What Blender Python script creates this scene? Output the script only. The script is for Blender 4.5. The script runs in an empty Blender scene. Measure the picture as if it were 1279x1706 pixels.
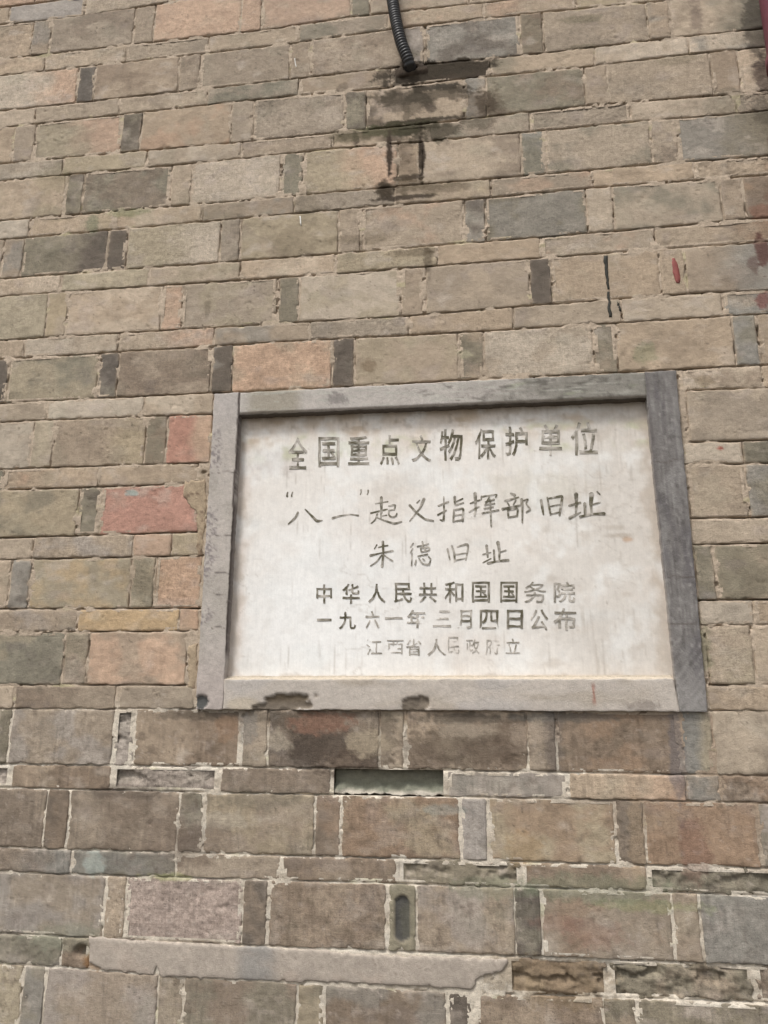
import bpy, math, random
import numpy as np
from mathutils import Matrix, Vector

scene = bpy.context.scene
COL = scene.collection

# ------------------------------------------------------------------ camera
EYE = Vector((0.0, -1.87, 1.50))
cd = bpy.data.cameras.new("camera")
cam = bpy.data.objects.new("camera", cd)
COL.objects.link(cam)
cd.sensor_fit = 'VERTICAL'
cd.sensor_height = 24.0
cd.lens = 24.0 * 1289.2 / 1706.0
cd.clip_start = 0.02
cd.clip_end = 300.0
R = (Matrix.Rotation(0.13809, 4, 'Z') @ Matrix.Rotation(0.24730, 4, 'X')
     @ Matrix.Rotation(-0.00378, 4, 'Y') @ Matrix.Rotation(math.pi / 2, 4, 'X'))
cam.matrix_world = Matrix.Translation(EYE) @ R
scene.camera = cam

# ------------------------------------------------------------------ sky, sun, exposure
SUN_EL, SUN_AZ = math.radians(60), math.radians(-150)   # azimuth of the sun from +Y, clockwise positive
world = bpy.data.worlds.new("World")
scene.world = world
world.use_nodes = True
nt = world.node_tree
nt.nodes.clear()
sky = nt.nodes.new('ShaderNodeTexSky')
sky.sky_type = 'NISHITA'
sky.sun_disc = False
sky.sun_elevation = SUN_EL
sky.sun_rotation = SUN_AZ
sky.dust_density = 4.0
sky.air_density = 1.0
hsv = nt.nodes.new('ShaderNodeHueSaturation')           # overcast: cloud cover takes the blue out
hsv.inputs['Saturation'].default_value = 0.22
bg = nt.nodes.new('ShaderNodeBackground')
bg.inputs['Strength'].default_value = 0.11
wo = nt.nodes.new('ShaderNodeOutputWorld')
nt.links.new(sky.outputs[0], hsv.inputs['Color'])
nt.links.new(hsv.outputs[0], bg.inputs['Color'])
nt.links.new(bg.outputs[0], wo.inputs['Surface'])
sl = bpy.data.lights.new("sun", 'SUN')
sl.energy = 1.5
sl.angle = math.radians(12)
sl.color = (1.0, 0.955, 0.90)
sun = bpy.data.objects.new("sun", sl)
COL.objects.link(sun)
to_sun = Vector((math.sin(SUN_AZ) * math.cos(SUN_EL), math.cos(SUN_AZ) * math.cos(SUN_EL), math.sin(SUN_EL)))
sun.rotation_euler = to_sun.to_track_quat('Z', 'Y').to_euler()
sun.location = (-3, -5, 8)
vs = scene.view_settings
vs.view_transform = 'Standard'
vs.look = 'None'
vs.gamma = 1.0
vs.use_curve_mapping = False
vs.exposure = 0.66

# ------------------------------------------------------------------ measured wall data (millimetres on the wall face)
BR=[(-1682,-1424,3864.8,3865.8,3730.0,3730.8,'p'),(-1419,-1349,3865.8,3866.1,3730.8,3731.1,'p'),(-1797,-1508,3729.8,3730.4,3664.0,3660.3,'t'),(-1503,-1243,3730.4,3731.5,3660.2,3653.2,'e'),(-1237,-957,3731.5,3732.6,3653.4,3665.4,'t'),(-951,-703,3732.6,3733.6,3665.7,3676.3,'p'),(-699,-415,3733.6,3734.8,3676.5,3688.6,'t'),(-1758,-1414,3663.7,3658.1,3521.5,3520.2,'gt'),(-1410,-1350,3658.0,3656.4,3520.1,3519.8,'gb'),(-1345,-1067,3656.3,3660.3,3519.7,3517.9,'gk'),(-1061,-999,3660.6,3663.3,3517.8,3517.4,'g'),(-995,-715,3663.4,3675.6,3517.4,3515.6,'p'),(-711,-651,3675.7,3678.3,3515.5,3515.1,'p'),(-646,-369,3678.6,3690.6,3515.1,3527.1,'pt'),(-365,-311,3690.7,3693.1,3527.0,3525.2,'n'),(-306,-17,3693.3,3705.8,3525.0,3520.1,'tp'),(-11,35,3706.1,3708.1,3520.1,3520.6,'g'),(40,305,3708.3,3719.8,3520.6,3523.3,'t'),(-1667,-1358,3521.2,3519.9,3457.2,3454.2,'t'),(-1354,-1083,3519.9,3518.1,3454.2,3453.4,'tb'),(-1077,-815,3518.0,3516.3,3453.3,3452.5,'gt'),(-809,-530,3516.2,3519.2,3452.5,3454.6,'tn'),(-524,-257,3519.5,3523.4,3454.8,3463.0,'gn'),(-252,28,3523.3,3520.6,3463.1,3464.5,'tp'),(33,294,3520.6,3523.2,3464.5,3459.9,'tp'),(299,565,3523.3,3526.0,3459.8,3453.6,'og'),(568,840,3526.0,3524.6,3453.5,3459.3,'t'),(-1516,-1237,3457.0,3453.9,3321.0,3320.4,'l>p'),(-1231,-1179,3453.8,3453.7,3320.4,3320.4,'d'),(-1175,-903,3453.7,3452.8,3320.4,3320.5,'gk'),(-899,-836,3452.8,3452.6,3320.5,3320.5,'gk'),(-832,-554,3452.6,3453.7,3320.5,3321.9,'g'),(-547,-488,3454.0,3455.8,3322.0,3322.5,'g'),(-484,-210,3456.0,3463.3,3322.6,3324.8,'gk'),(-205,-148,3463.4,3463.7,3324.8,3324.2,'en'),(-139,131,3463.8,3463.4,3324.2,3318.4,'bd'),(136,195,3463.3,3462.2,3318.4,3318.5,'kn'),(201,486,3462.0,3455.2,3318.5,3322.8,'gt'),(491,548,3455.1,3453.8,3322.8,3322.8,'gb'),(553,828,3453.6,3459.3,3322.8,3322.2,'t>n'),(-1678,-1367,3320.9,3320.4,3257.3,3257.6,'l'),(-1361,-1089,3320.4,3320.4,3257.7,3259.4,'t'),(-1085,-808,3320.4,3320.5,3259.4,3261.2,'tl'),(-803,-524,3320.5,3322.2,3261.2,3261.4,'ng'),(-516,-246,3322.3,3324.8,3261.2,3255.8,'g'),(-239,40,3324.9,3319.1,3256.3,3258.5,'m'),(45,334,3318.9,3320.6,3258.4,3256.6,'tn'),(339,589,3320.7,3322.8,3256.7,3262.8,'lt'),(593,833,3322.8,3322.2,3262.7,3258.3,'lb'),(-1694,-1425,3257.2,3257.2,3123.0,3123.4,'t'),(-1421,-1357,3257.2,3257.6,3123.4,3122.9,'gt'),(-1353,-1072,3257.6,3259.5,3122.8,3120.7,'o>p'),(-1068,-1009,3259.5,3259.9,3120.6,3120.2,'nd'),(-1005,-726,3259.9,3261.7,3120.1,3118.0,'to>p'),(-722,-659,3261.7,3261.8,3117.9,3117.4,'g'),(-654,-382,3261.8,3255.4,3117.5,3119.7,'gk'),(-377,-318,3255.2,3252.6,3119.6,3118.7,'nd'),(-315,-36,3252.4,3260.3,3118.7,3119.9,'tm'),(-30,28,3260.1,3258.6,3120.2,3122.7,'bg'),(33,301,3258.5,3255.8,3122.9,3127.1,'nk'),(305,366,3256.0,3257.5,3127.2,3126.0,'g'),(369,640,3257.6,3261.5,3125.9,3119.9,'t'),(644,713,3261.4,3260.0,3119.7,3118.2,'gt'),(716,973,3259.9,3256.7,3118.2,3116.8,'lt'),(-1576,-1252,3122.6,3122.1,3060.3,3060.4,'lt'),(-1246,-983,3122.1,3120.0,3060.4,3059.9,'o'),(-977,-691,3120.0,3117.7,3059.9,3059.4,'tl'),(-685,-418,3117.7,3120.2,3059.5,3066.1,'g'),(-410,-135,3120.1,3116.0,3066.2,3058.4,'tm'),(-130,146,3115.9,3125.3,3058.4,3059.0,'gn'),(151,419,3125.3,3124.6,3059.0,3060.1,'g!P'),(424,696,3124.5,3118.4,3060.2,3055.6,'lt'),(700,945,3118.3,3117.0,3055.5,3055.5,'gt!P'),(-1541,-1235,3060.3,3060.4,2919.9,2919.7,'to'),(-1225,-1177,3060.4,3060.3,2919.7,2919.4,'nm'),(-1173,-900,3060.3,3059.8,2919.4,2918.2,'nk'),(-895,-837,3059.7,3059.6,2918.1,2917.9,'t'),(-834,-569,3059.6,3062.3,2917.9,2917.9,'l'),(-562,-502,3062.5,3064.0,2918.0,2918.3,'nb'),(-496,-227,3064.1,3061.0,2918.4,2920.0,'o>p'),(-222,-162,3060.8,3059.1,2920.0,2919.7,'tk'),(-153,117,3058.9,3058.9,2919.7,2919.1,'tk'),(123,182,3058.9,3059.1,2919.1,2919.4,'nb'),(189,465,3059.2,3059.4,2919.4,2920.7,'tn'),(471,534,3059.3,3058.2,2920.6,2919.4,'tk'),(538,798,3058.1,3056.6,2919.3,2916.6,'b>n'),(-1615,-1337,2920.1,2920.2,2856.1,2854.9,'l'),(-1331,-1071,2920.2,2919.0,2854.9,2856.8,'to'),(-1065,-798,2919.0,2917.7,2856.8,2858.7,'tl'),(-792,-523,2917.7,2918.2,2858.8,2860.2,'gb'),(-518,-235,2918.2,2920.0,2860.2,2861.2,'g'),(-230,31,2920.0,2918.9,2861.2,2860.0,'go'),(36,305,2918.8,2920.0,2860.0,2863.7,'gp'),(310,568,2920.0,2918.6,2863.8,2860.2,'t'),(573,831,2918.5,2916.2,2860.1,2857.5,'tp!P'),(-1689,-1411,2855.8,2854.3,2723.7,2722.4,'g'),(-1405,-1345,2854.3,2854.8,2722.4,2722.3,'gb'),(-1342,-1080,2854.8,2856.7,2722.3,2722.1,'n>d'),(-1074,-1019,2856.7,2857.1,2722.1,2722.0,'d'),(-1013,-738,2857.2,2859.1,2722.0,2721.7,'o>l'),(-733,-679,2859.2,2859.6,2721.7,2721.7,'gk'),(-672,-394,2859.6,2860.7,2721.7,2721.7,'og'),(-389,-331,2860.7,2860.9,2721.8,2722.2,'gt'),(-324,-45,2860.9,2860.3,2722.3,2724.0,'tp'),(-38,14,2860.3,2860.1,2724.1,2724.2,'bd'),(19,284,2860.0,2863.5,2724.2,2725.7,'nb'),(288,353,2863.5,2863.7,2725.7,2726.1,'tn'),(357,628,2863.7,2859.0,2726.1,2729.9,'tn'),(632,684,2859.0,2858.1,2730.0,2730.9,'gk'),(689,922,2858.0,2856.7,2731.0,2729.9,'kw'),(-1537,-1213,2723.6,2722.2,2663.7,2663.8,'lt'),(-1207,-943,2722.2,2722.0,2663.8,2662.4,'o'),(-937,-674,2721.9,2721.7,2662.4,2660.9,'to'),(-669,-401,2721.7,2721.7,2660.9,2658.7,'lt'),(-394,-118,2721.7,2723.8,2658.6,2661.5,'o'),(-114,159,2723.9,2725.0,2661.5,2662.6,'t'),(164,450,2725.0,2726.9,2662.6,2662.8,'tp'),(456,765,2727.0,2728.6,2662.8,2661.5,'t>w'),(-1521,-1246,2663.7,2664.1,2523.5,2522.6,'o'),(-1242,-1183,2664.1,2663.7,2522.6,2522.4,'o'),(-1178,-899,2663.7,2662.2,2522.3,2521.1,'lt'),(-894,-837,2662.2,2661.9,2521.0,2520.8,'p'),(-833,-564,2661.8,2660.1,2520.8,2519.3,'go'),(-554,-500,2660.0,2659.5,2519.3,2518.9,'n'),(-495,-220,2659.5,2660.4,2518.9,2517.2,'lo'),(-214,-157,2660.5,2661.1,2517.1,2518.3,'g'),(-147,125,2661.2,2662.6,2518.5,2524.3,'gt'),(130,181,2662.6,2662.6,2524.4,2525.2,'d'),(186,457,2662.6,2662.7,2525.2,2528.2,'t'),(461,520,2662.7,2662.4,2528.2,2528.8,'t'),(525,753,2662.4,2661.5,2528.8,2523.2,'g>b'),(-1601,-1304,2523.7,2523.0,2461.8,2462.8,'t'),(-1300,-1019,2523.0,2521.6,2462.8,2463.3,'lt'),(-1013,-738,2521.6,2520.3,2463.3,2463.7,'t>p'),(-733,-468,2520.3,2518.8,2463.7,2463.7,'gb'),(-463,-198,2518.7,2517.3,2463.7,2461.1,'g'),(-193,77,2517.4,2523.7,2461.0,2459.2,'t'),(82,353,2523.8,2527.1,2459.2,2459.7,'t'),(358,602,2527.2,2526.7,2459.7,2460.0,'lt'),(607,882,2526.6,2521.5,2460.0,2459.9,'bg'),(-1402,-1343,2461.9,2462.7,2325.9,2327.6,'d'),(-1337,-1070,2462.7,2463.2,2327.5,2326.4,'on'),(-1064,-1010,2463.2,2463.3,2326.3,2326.1,'dn'),(-1006,-741,2463.3,2463.7,2326.1,2324.9,'kg'),(-734,-679,2463.7,2463.8,2324.8,2324.4,'db'),(-676,-405,2463.8,2463.1,2324.4,2322.1,'pt'),(-398,-343,2463.0,2462.5,2322.0,2322.5,'d'),(-338,-67,2462.4,2460.0,2322.6,2325.2,'to'),(-61,-2,2460.0,2459.5,2325.2,2324.9,'nt'),(3,277,2459.5,2459.4,2324.9,2323.2,'lt'),(281,335,2459.4,2459.6,2323.2,2322.9,'ng'),(339,618,2459.7,2459.9,2322.8,2322.0,'t'),(622,676,2459.9,2459.6,2322.0,2322.0,'bn'),(682,937,2459.6,2459.7,2322.0,2323.1,'t'),(-1496,-1209,2326.2,2327.0,2269.5,2269.9,'t'),(-1204,-926,2327.0,2325.8,2269.8,2266.3,'lt'),(-921,-728,2325.7,2324.8,2266.2,2263.8,'lt'),(480,674,2321.9,2322.0,2265.6,2261.5,'lk'),(678,856,2322.1,2323.1,2261.4,2261.5,'t'),(-1536,-1242,2269.8,2270.4,2131.3,2131.3,'lt'),(-1238,-1180,2270.4,2269.6,2131.3,2130.8,'to'),(-1175,-914,2269.6,2266.3,2130.8,2128.5,'g>o'),(-909,-854,2266.2,2265.5,2128.5,2128.0,'nk'),(-848,-727,2265.4,2263.9,2128.0,2127.0,'r>p'),(494,748,2265.1,2262.6,2129.3,2127.0,'gt'),(-1593,-1313,2131.6,2132.0,2071.9,2071.8,'n'),(-1309,-1037,2132.0,2129.7,2071.8,2070.9,'tp'),(-1030,-757,2129.6,2127.2,2070.9,2070.1,'gt'),(472,609,2129.5,2127.4,2074.2,2070.0,'l'),(613,830,2127.3,2126.3,2069.8,2066.9,'n'),(-1353,-1088,2071.5,2071.1,1937.6,1938.1,'on'),(-1082,-1024,2071.1,2070.9,1938.1,1938.3,'nd'),(-1019,-749,2070.9,2070.1,1938.3,1939.2,'r>r'),(479,608,2073.9,2069.6,1938.5,1937.4,'tk'),(614,672,2069.5,2069.3,1937.3,1937.4,'bn'),(676,947,2069.2,2071.0,1937.4,1936.2,'t'),(-1471,-1204,1937.4,1937.7,1877.5,1878.0,'t'),(-1199,-923,1937.7,1938.6,1878.0,1877.2,'te'),(-919,-818,1938.6,1939.0,1877.2,1876.9,'p'),(-814,-732,1939.0,1939.2,1876.9,1876.7,'on'),(476,779,1938.4,1936.9,1875.2,1875.8,'t'),(-1491,-1258,1877.6,1878.2,1746.5,1746.7,'t'),(-1253,-1201,1878.2,1878.0,1746.7,1746.1,'bd'),(-1195,-921,1878.0,1877.3,1746.1,1743.2,'oy'),(-916,-857,1877.2,1877.1,1743.2,1742.6,'on'),(-851,-732,1877.1,1876.7,1742.5,1741.3,'p'),(477,516,1875.2,1875.2,1743.2,1743.3,'nb'),(523,779,1875.2,1875.8,1743.4,1744.0,'n>g'),(-1338,-1057,1745.7,1744.7,1685.9,1685.3,'ge'),(-1052,-783,1744.7,1741.8,1685.3,1684.4,'y'),(-779,-730,1741.8,1741.3,1684.4,1684.3,'pg'),(476,592,1743.3,1743.6,1686.5,1685.3,'l'),(596,805,1743.6,1744.0,1685.3,1684.3,'t'),(-1357,-1084,1685.9,1685.5,1552.0,1552.1,'no'),(-1079,-1018,1685.4,1685.2,1552.1,1552.1,'gn'),(-1013,-757,1685.2,1684.3,1552.1,1552.0,'pg'),(486,582,1686.3,1685.3,1551.9,1551.8,'to'),(586,817,1685.3,1684.2,1551.8,1551.9,'t'),(-1478,-1207,1552.0,1552.1,1493.2,1492.9,'t'),(-1200,-935,1552.1,1552.0,1492.9,1493.9,'k>g'),(-920,-730,1552.0,1552.0,1494.0,1494.7,'ge'),(477,755,1551.9,1551.9,1495.5,1495.6,'tg'),(-1479,-1206,1493.1,1492.8,1359.4,1359.8,'n'),(-1201,-932,1492.8,1493.9,1359.8,1360.3,'ge'),(-927,-879,1493.9,1494.1,1360.3,1360.4,'e!E'),(-874,-605,1494.1,1494.5,1360.4,1360.9,'k<g'),(-600,-541,1494.5,1494.4,1360.9,1360.8,'gt'),(-535,-270,1494.4,1494.0,1360.8,1360.3,'kd!K'),(-266,-212,1494.0,1493.9,1360.3,1360.2,'to'),(-203,71,1493.9,1493.8,1360.2,1359.7,'kt'),(75,136,1493.8,1494.1,1359.7,1359.5,'g>k'),(141,408,1494.1,1495.2,1359.5,1358.7,'kw'),(415,477,1495.2,1495.5,1358.6,1358.5,'b>o'),(482,742,1495.5,1495.6,1358.4,1358.7,'tg'),(-1496,-1192,1359.4,1359.8,1304.6,1304.6,'e!E'),(-1185,-929,1359.8,1360.2,1304.6,1303.2,'kg'),(-921,-656,1360.3,1360.8,1303.2,1301.8,'e!E'),(-649,-385,1360.8,1360.5,1301.8,1302.1,'kd'),(-375,-121,1360.5,1360.1,1302.1,1302.8,'n!C'),(-109,156,1360.1,1359.4,1302.8,1303.0,'be'),(164,411,1359.4,1358.6,1303.0,1302.8,'t>p'),(415,484,1358.6,1358.4,1302.8,1302.7,'bg'),(488,729,1358.4,1358.7,1302.7,1302.8,'wk!P'),(-1365,-1089,1304.3,1304.1,1168.3,1167.5,'kt'),(-1085,-1030,1304.1,1303.8,1167.5,1167.5,'kd'),(-1024,-751,1303.8,1302.3,1167.5,1167.6,'kg'),(-747,-689,1302.3,1302.0,1167.6,1167.6,'nk'),(-683,-422,1302.0,1302.0,1167.6,1168.3,'go'),(-416,-360,1302.0,1302.2,1168.3,1168.5,'kw'),(-354,-86,1302.2,1302.9,1168.6,1169.7,'wo'),(-79,-24,1302.9,1303.1,1169.7,1169.9,'e'),(-16,253,1303.1,1302.9,1169.9,1170.8,'ow'),(260,316,1302.9,1302.9,1170.8,1171.0,'kd'),(321,551,1302.9,1302.7,1171.0,1171.7,'w>w'),(558,776,1302.7,1302.8,1171.7,1170.8,'en'),(-1286,-1011,1168.3,1167.5,1113.3,1112.5,'k>b'),(-1006,-750,1167.5,1167.6,1112.5,1114.1,'nb'),(-746,-496,1167.6,1168.0,1114.2,1115.5,'gk'),(-491,-228,1168.0,1169.1,1115.5,1116.5,'kg'),(-221,48,1169.1,1170.2,1116.5,1117.5,'n!E'),(52,314,1170.2,1171.0,1117.5,1118.3,'kt'),(318,575,1171.0,1170.5,1118.3,1117.4,'n!E'),(-1210,-918,1113.5,1113.0,979.7,978.5,'ge'),(-913,-866,1113.1,1113.4,978.5,978.4,'gt'),(-862,-584,1113.4,1115.1,978.4,978.2,'f!P'),(-580,-526,1115.2,1115.4,978.2,978.5,'kd'),(-518,-253,1115.4,1116.4,978.5,980.1,'kg'),(-245,-186,1116.5,1116.7,980.1,980.5,'n!O'),(-182,30,1116.7,1117.5,980.5,981.7,'ge'),(32,86,1117.5,1117.7,981.7,982.0,'dn'),(91,361,1117.7,1118.5,982.1,983.5,'gw'),(365,417,1118.5,1118.7,983.6,983.9,'g'),(422,681,1118.7,1117.6,983.9,983.0,'be'),(-1289,-1013,979.8,978.6,915.2,914.5,'ne!P'),(-1009,-942,978.6,978.5,914.4,913.4,'k!H'),(11,220,981.6,982.8,906.7,910.4,'ko!E'),(227,512,982.8,984.4,910.5,915.5,'ng!E'),(519,770,984.5,983.3,915.6,915.9,'kn!E'),(-1334,-1102,915.6,916.0,783.5,780.0,'ok'),(-1097,-1047,915.9,915.2,779.9,779.2,'bn'),(-1042,-773,915.1,911.0,779.1,775.0,'eg'),(-769,-712,910.9,910.1,774.9,774.1,'og'),(-708,-451,910.0,907.7,774.0,771.7,'kn'),(-447,-390,907.7,907.5,771.7,771.5,'no'),(-384,-122,907.5,906.7,771.5,770.7,'kb'),(-114,-67,906.7,906.5,770.7,770.5,'d!P'),(-57,207,906.5,910.3,770.5,774.3,'kg'),(210,272,910.3,911.4,774.3,775.4,'ng'),(277,541,911.5,914.0,775.5,780.2,'ne')]
ST=[('quotation_mark',0.8,[[(-510.5,2036.9,1.6),(-513.0,2030.0,3.2),(-511.5,2025.7,4.4)],[(-497.6,2036.5,1.3),(-500.8,2029.5,2.5),(-499.6,2025.3,3.8)]]),('八',0.9,[[(-482.0,1982.9,4.4),(-486.8,1969.9,5.1),(-506.1,1952.5,1.3)],[(-463.3,1989.9,1.3),(-447.4,1973.9,4.4),(-431.6,1957.3,7.0),(-418.0,1959.3,1.9)]]),('一',0.5,[[(-392.0,1964.3,5.1),(-374.1,1969.3,3.8),(-347.1,1973.3,2.5),(-325.1,1969.2,4.4)]]),('quotation_mark',0.8,[[(-319.2,2036.5,4.4),(-318.1,2030.2,2.5),(-320.7,2024.1,1.3)],[(-301.2,2034.9,3.8),(-299.8,2029.6,2.5),(-303.1,2023.5,1.3)]]),('起',0.75,[[(-266.7,2015.3,6.4),(-266.5,1973.5,5.1)],[(-281.7,1998.6,2.5),(-249.9,2003.1,3.2)],[(-293.3,1974.4,4.4),(-251.5,1983.3,3.2)],[(-267.5,1973.6,3.2),(-267.5,1959.3,2.5)],[(-267.5,1966.1,2.5),(-252.5,1968.0,2.5)],[(-276.5,1972.1,3.8),(-281.5,1957.0,2.5),(-292.4,1947.8,1.3)],[(-279.8,1963.7,1.9),(-259.8,1954.6,3.2),(-233.2,1945.4,5.1),(-215.0,1950.3,2.5)],[(-248.2,1991.7,2.5),(-230.5,1994.6,4.4),(-233.9,1981.0,3.2)],[(-248.2,1979.8,2.5),(-233.9,1982.1,2.5)],[(-247.2,1979.8,3.2),(-248.2,1967.9,3.2),(-239.8,1961.8,3.8),(-228.2,1964.9,3.8),(-227.2,1972.3,1.9)]]),('义',0.75,[[(-176.7,1997.3,3.2),(-169.4,2004.5,2.5)],[(-158.5,2007.6,6.4),(-168.6,1984.1,4.4),(-195.2,1951.0,1.3)],[(-195.0,1992.4,5.1),(-180.2,1974.3,4.4),(-157.3,1955.0,4.4),(-136.1,1950.0,4.4)]]),('指',0.75,[[(-109.1,2011.6,2.6),(-109.0,1973.0,3.3),(-110.7,1948.7,5.3),(-119.5,1952.4,1.3)],[(-123.0,1988.2,3.9),(-97.4,1997.9,3.9)],[(-125.0,1964.8,3.9),(-102.9,1976.3,2.0)],[(-81.9,2010.7,5.3),(-81.7,1987.9,3.9),(-60.3,1994.2,3.3)],[(-80.5,1996.6,2.6),(-61.8,2004.8,3.3)],[(-84.3,1977.5,3.9),(-86.5,1946.2,3.9)],[(-84.3,1976.4,3.3),(-60.6,1980.2,3.9),(-63.7,1947.3,4.6)],[(-83.5,1962.5,2.6),(-63.3,1964.6,2.6)],[(-85.8,1947.3,3.3),(-63.6,1950.1,3.3)]]),('挥',0.65,[[(-31.1,2017.8,7.2),(-30.5,1977.5,4.6),(-35.4,1951.7,3.3),(-41.0,1957.0,1.3)],[(-43.5,1991.9,3.3),(-19.8,1999.9,3.3)],[(-47.4,1970.4,2.6),(-21.9,1983.5,2.0)],[(-15.2,2010.2,2.6),(-16.8,2000.8,2.6)],[(-14.6,2008.4,2.0),(24.1,2013.4,2.6),(18.8,2005.6,2.0)],[(-6.6,1994.2,2.6),(15.3,1999.8,3.9)],[(3.9,2007.8,2.6),(-6.8,1987.2,3.3)],[(-8.5,1986.6,2.6),(16.7,1989.9,2.6)],[(5.3,2000.8,3.3),(5.9,1932.2,3.3)],[(-15.7,1966.0,2.6),(26.1,1973.0,3.3)],[(-10.4,1977.6,2.6),(13.1,1981.4,2.6)]]),('部',0.75,[[(55.8,2014.8,3.3),(66.2,2009.2,6.6)],[(41.8,1995.4,5.3),(75.3,2003.7,3.3)],[(46.7,1992.4,2.6),(51.4,1983.6,3.3)],[(68.4,1996.9,3.3),(61.4,1985.0,2.6)],[(34.5,1974.8,5.3),(77.8,1982.8,3.9)],[(47.7,1973.3,3.9),(48.6,1952.6,3.9)],[(48.3,1972.3,3.3),(72.6,1976.0,3.9),(69.5,1955.4,3.9)],[(49.6,1953.6,3.3),(69.5,1956.5,3.3)],[(82.4,1998.2,6.6),(83.0,1963.6,3.9),(81.4,1939.0,1.3)],[(86.5,1994.6,2.0),(99.9,1999.4,2.6),(91.2,1987.5,2.6),(103.7,1971.6,3.9),(91.9,1965.1,1.6)]]),('旧',0.75,[[(129.3,1994.9,5.3),(131.6,1972.4,5.3),(133.2,1958.0,3.3)],[(144.4,2001.3,3.3),(147.3,1978.8,3.9),(150.5,1956.8,3.9)],[(145.9,1997.8,3.3),(181.2,2003.6,5.3),(175.9,1977.9,4.6),(171.5,1954.1,3.9)],[(149.9,1978.0,2.6),(172.9,1982.1,2.6)],[(151.5,1958.8,2.6),(171.2,1962.6,3.3)]]),('址',0.8,[[(213.9,2007.6,8.6),(213.6,1983.5,5.3),(210.4,1956.3,3.9)],[(195.4,1978.0,4.6),(223.4,1985.6,3.9)],[(194.4,1947.2,5.9),(222.0,1961.1,2.6)],[(250.5,2006.4,9.9),(247.4,1982.4,6.6),(247.5,1956.9,3.9)],[(232.9,1982.9,6.6),(232.7,1951.5,4.6)],[(252.1,1979.6,3.3),(270.1,1985.1,2.6)],[(219.8,1949.9,5.9),(249.0,1955.8,3.9),(277.9,1955.9,6.6)],[(263.8,2012.1,2.0),(270.4,2004.3,2.6)]]),('朱',0.75,[[(-277.2,1893.4,1.6),(-283.6,1882.7,2.2)],[(-273.7,1886.5,2.2),(-249.7,1890.5,3.3)],[(-294.0,1865.8,5.4),(-270.8,1871.0,2.7),(-237.0,1876.5,4.4)],[(-262.5,1900.8,5.4),(-260.9,1867.9,3.8),(-264.4,1836.8,5.4)],[(-264.6,1866.6,3.3),(-279.2,1848.5,2.2),(-293.2,1839.7,0.8)],[(-259.5,1866.5,1.6),(-248.2,1857.7,2.7),(-237.5,1850.9,3.3)]]),('德',0.6,[[(-186.4,1894.6,3.3),(-193.4,1884.8,1.6)],[(-187.8,1881.8,2.7),(-193.5,1870.6,1.6)],[(-189.8,1870.5,2.7),(-190.8,1837.6,2.7)],[(-176.6,1885.8,2.7),(-148.6,1892.2,2.7)],[(-163.9,1898.3,3.3),(-161.3,1884.9,2.7)],[(-168.3,1881.4,2.2),(-166.9,1872.8,2.2)],[(-168.3,1881.4,2.2),(-145.1,1884.5,2.7),(-147.4,1876.0,2.2)],[(-166.9,1872.3,2.2),(-147.4,1875.5,2.2)],[(-157.9,1883.1,1.6),(-157.5,1874.0,1.6)],[(-175.4,1861.7,2.2),(-150.9,1866.0,2.7)],[(-179.6,1851.9,2.2),(-182.5,1840.2,3.3)],[(-172.6,1856.0,2.2),(-164.4,1842.6,2.7),(-147.8,1838.9,3.8),(-144.4,1849.8,2.2)],[(-162.9,1854.9,1.6),(-158.2,1850.3,2.7)],[(-149.0,1859.7,1.6),(-142.9,1853.4,2.7)]]),('旧',0.6,[[(-102.0,1878.3,4.1),(-96.5,1850.2,2.9)],[(-91.4,1885.7,4.7),(-85.7,1868.8,4.1),(-84.7,1846.3,4.1)],[(-79.5,1882.4,1.5),(-52.5,1889.4,5.9),(-51.3,1879.6,4.1),(-57.9,1848.4,1.8)],[(-82.9,1863.6,1.5),(-56.6,1866.6,1.5)],[(-83.1,1849.0,2.4),(-57.8,1853.9,2.4)]]),('址',0.75,[[(-6.6,1884.6,5.9),(-4.5,1854.8,4.1)],[(-16.1,1862.0,3.5),(3.2,1866.7,2.9)],[(-16.7,1841.8,2.9),(3.3,1851.6,1.5)],[(21.0,1892.1,7.1),(23.9,1872.3,5.3),(23.1,1846.7,3.5)],[(10.7,1872.6,4.1),(11.4,1846.3,3.5)],[(23.7,1866.2,2.4),(40.1,1871.9,2.4)],[(-5.0,1839.8,5.3),(17.2,1844.7,3.5),(45.1,1847.1,5.3)]])]
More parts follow.
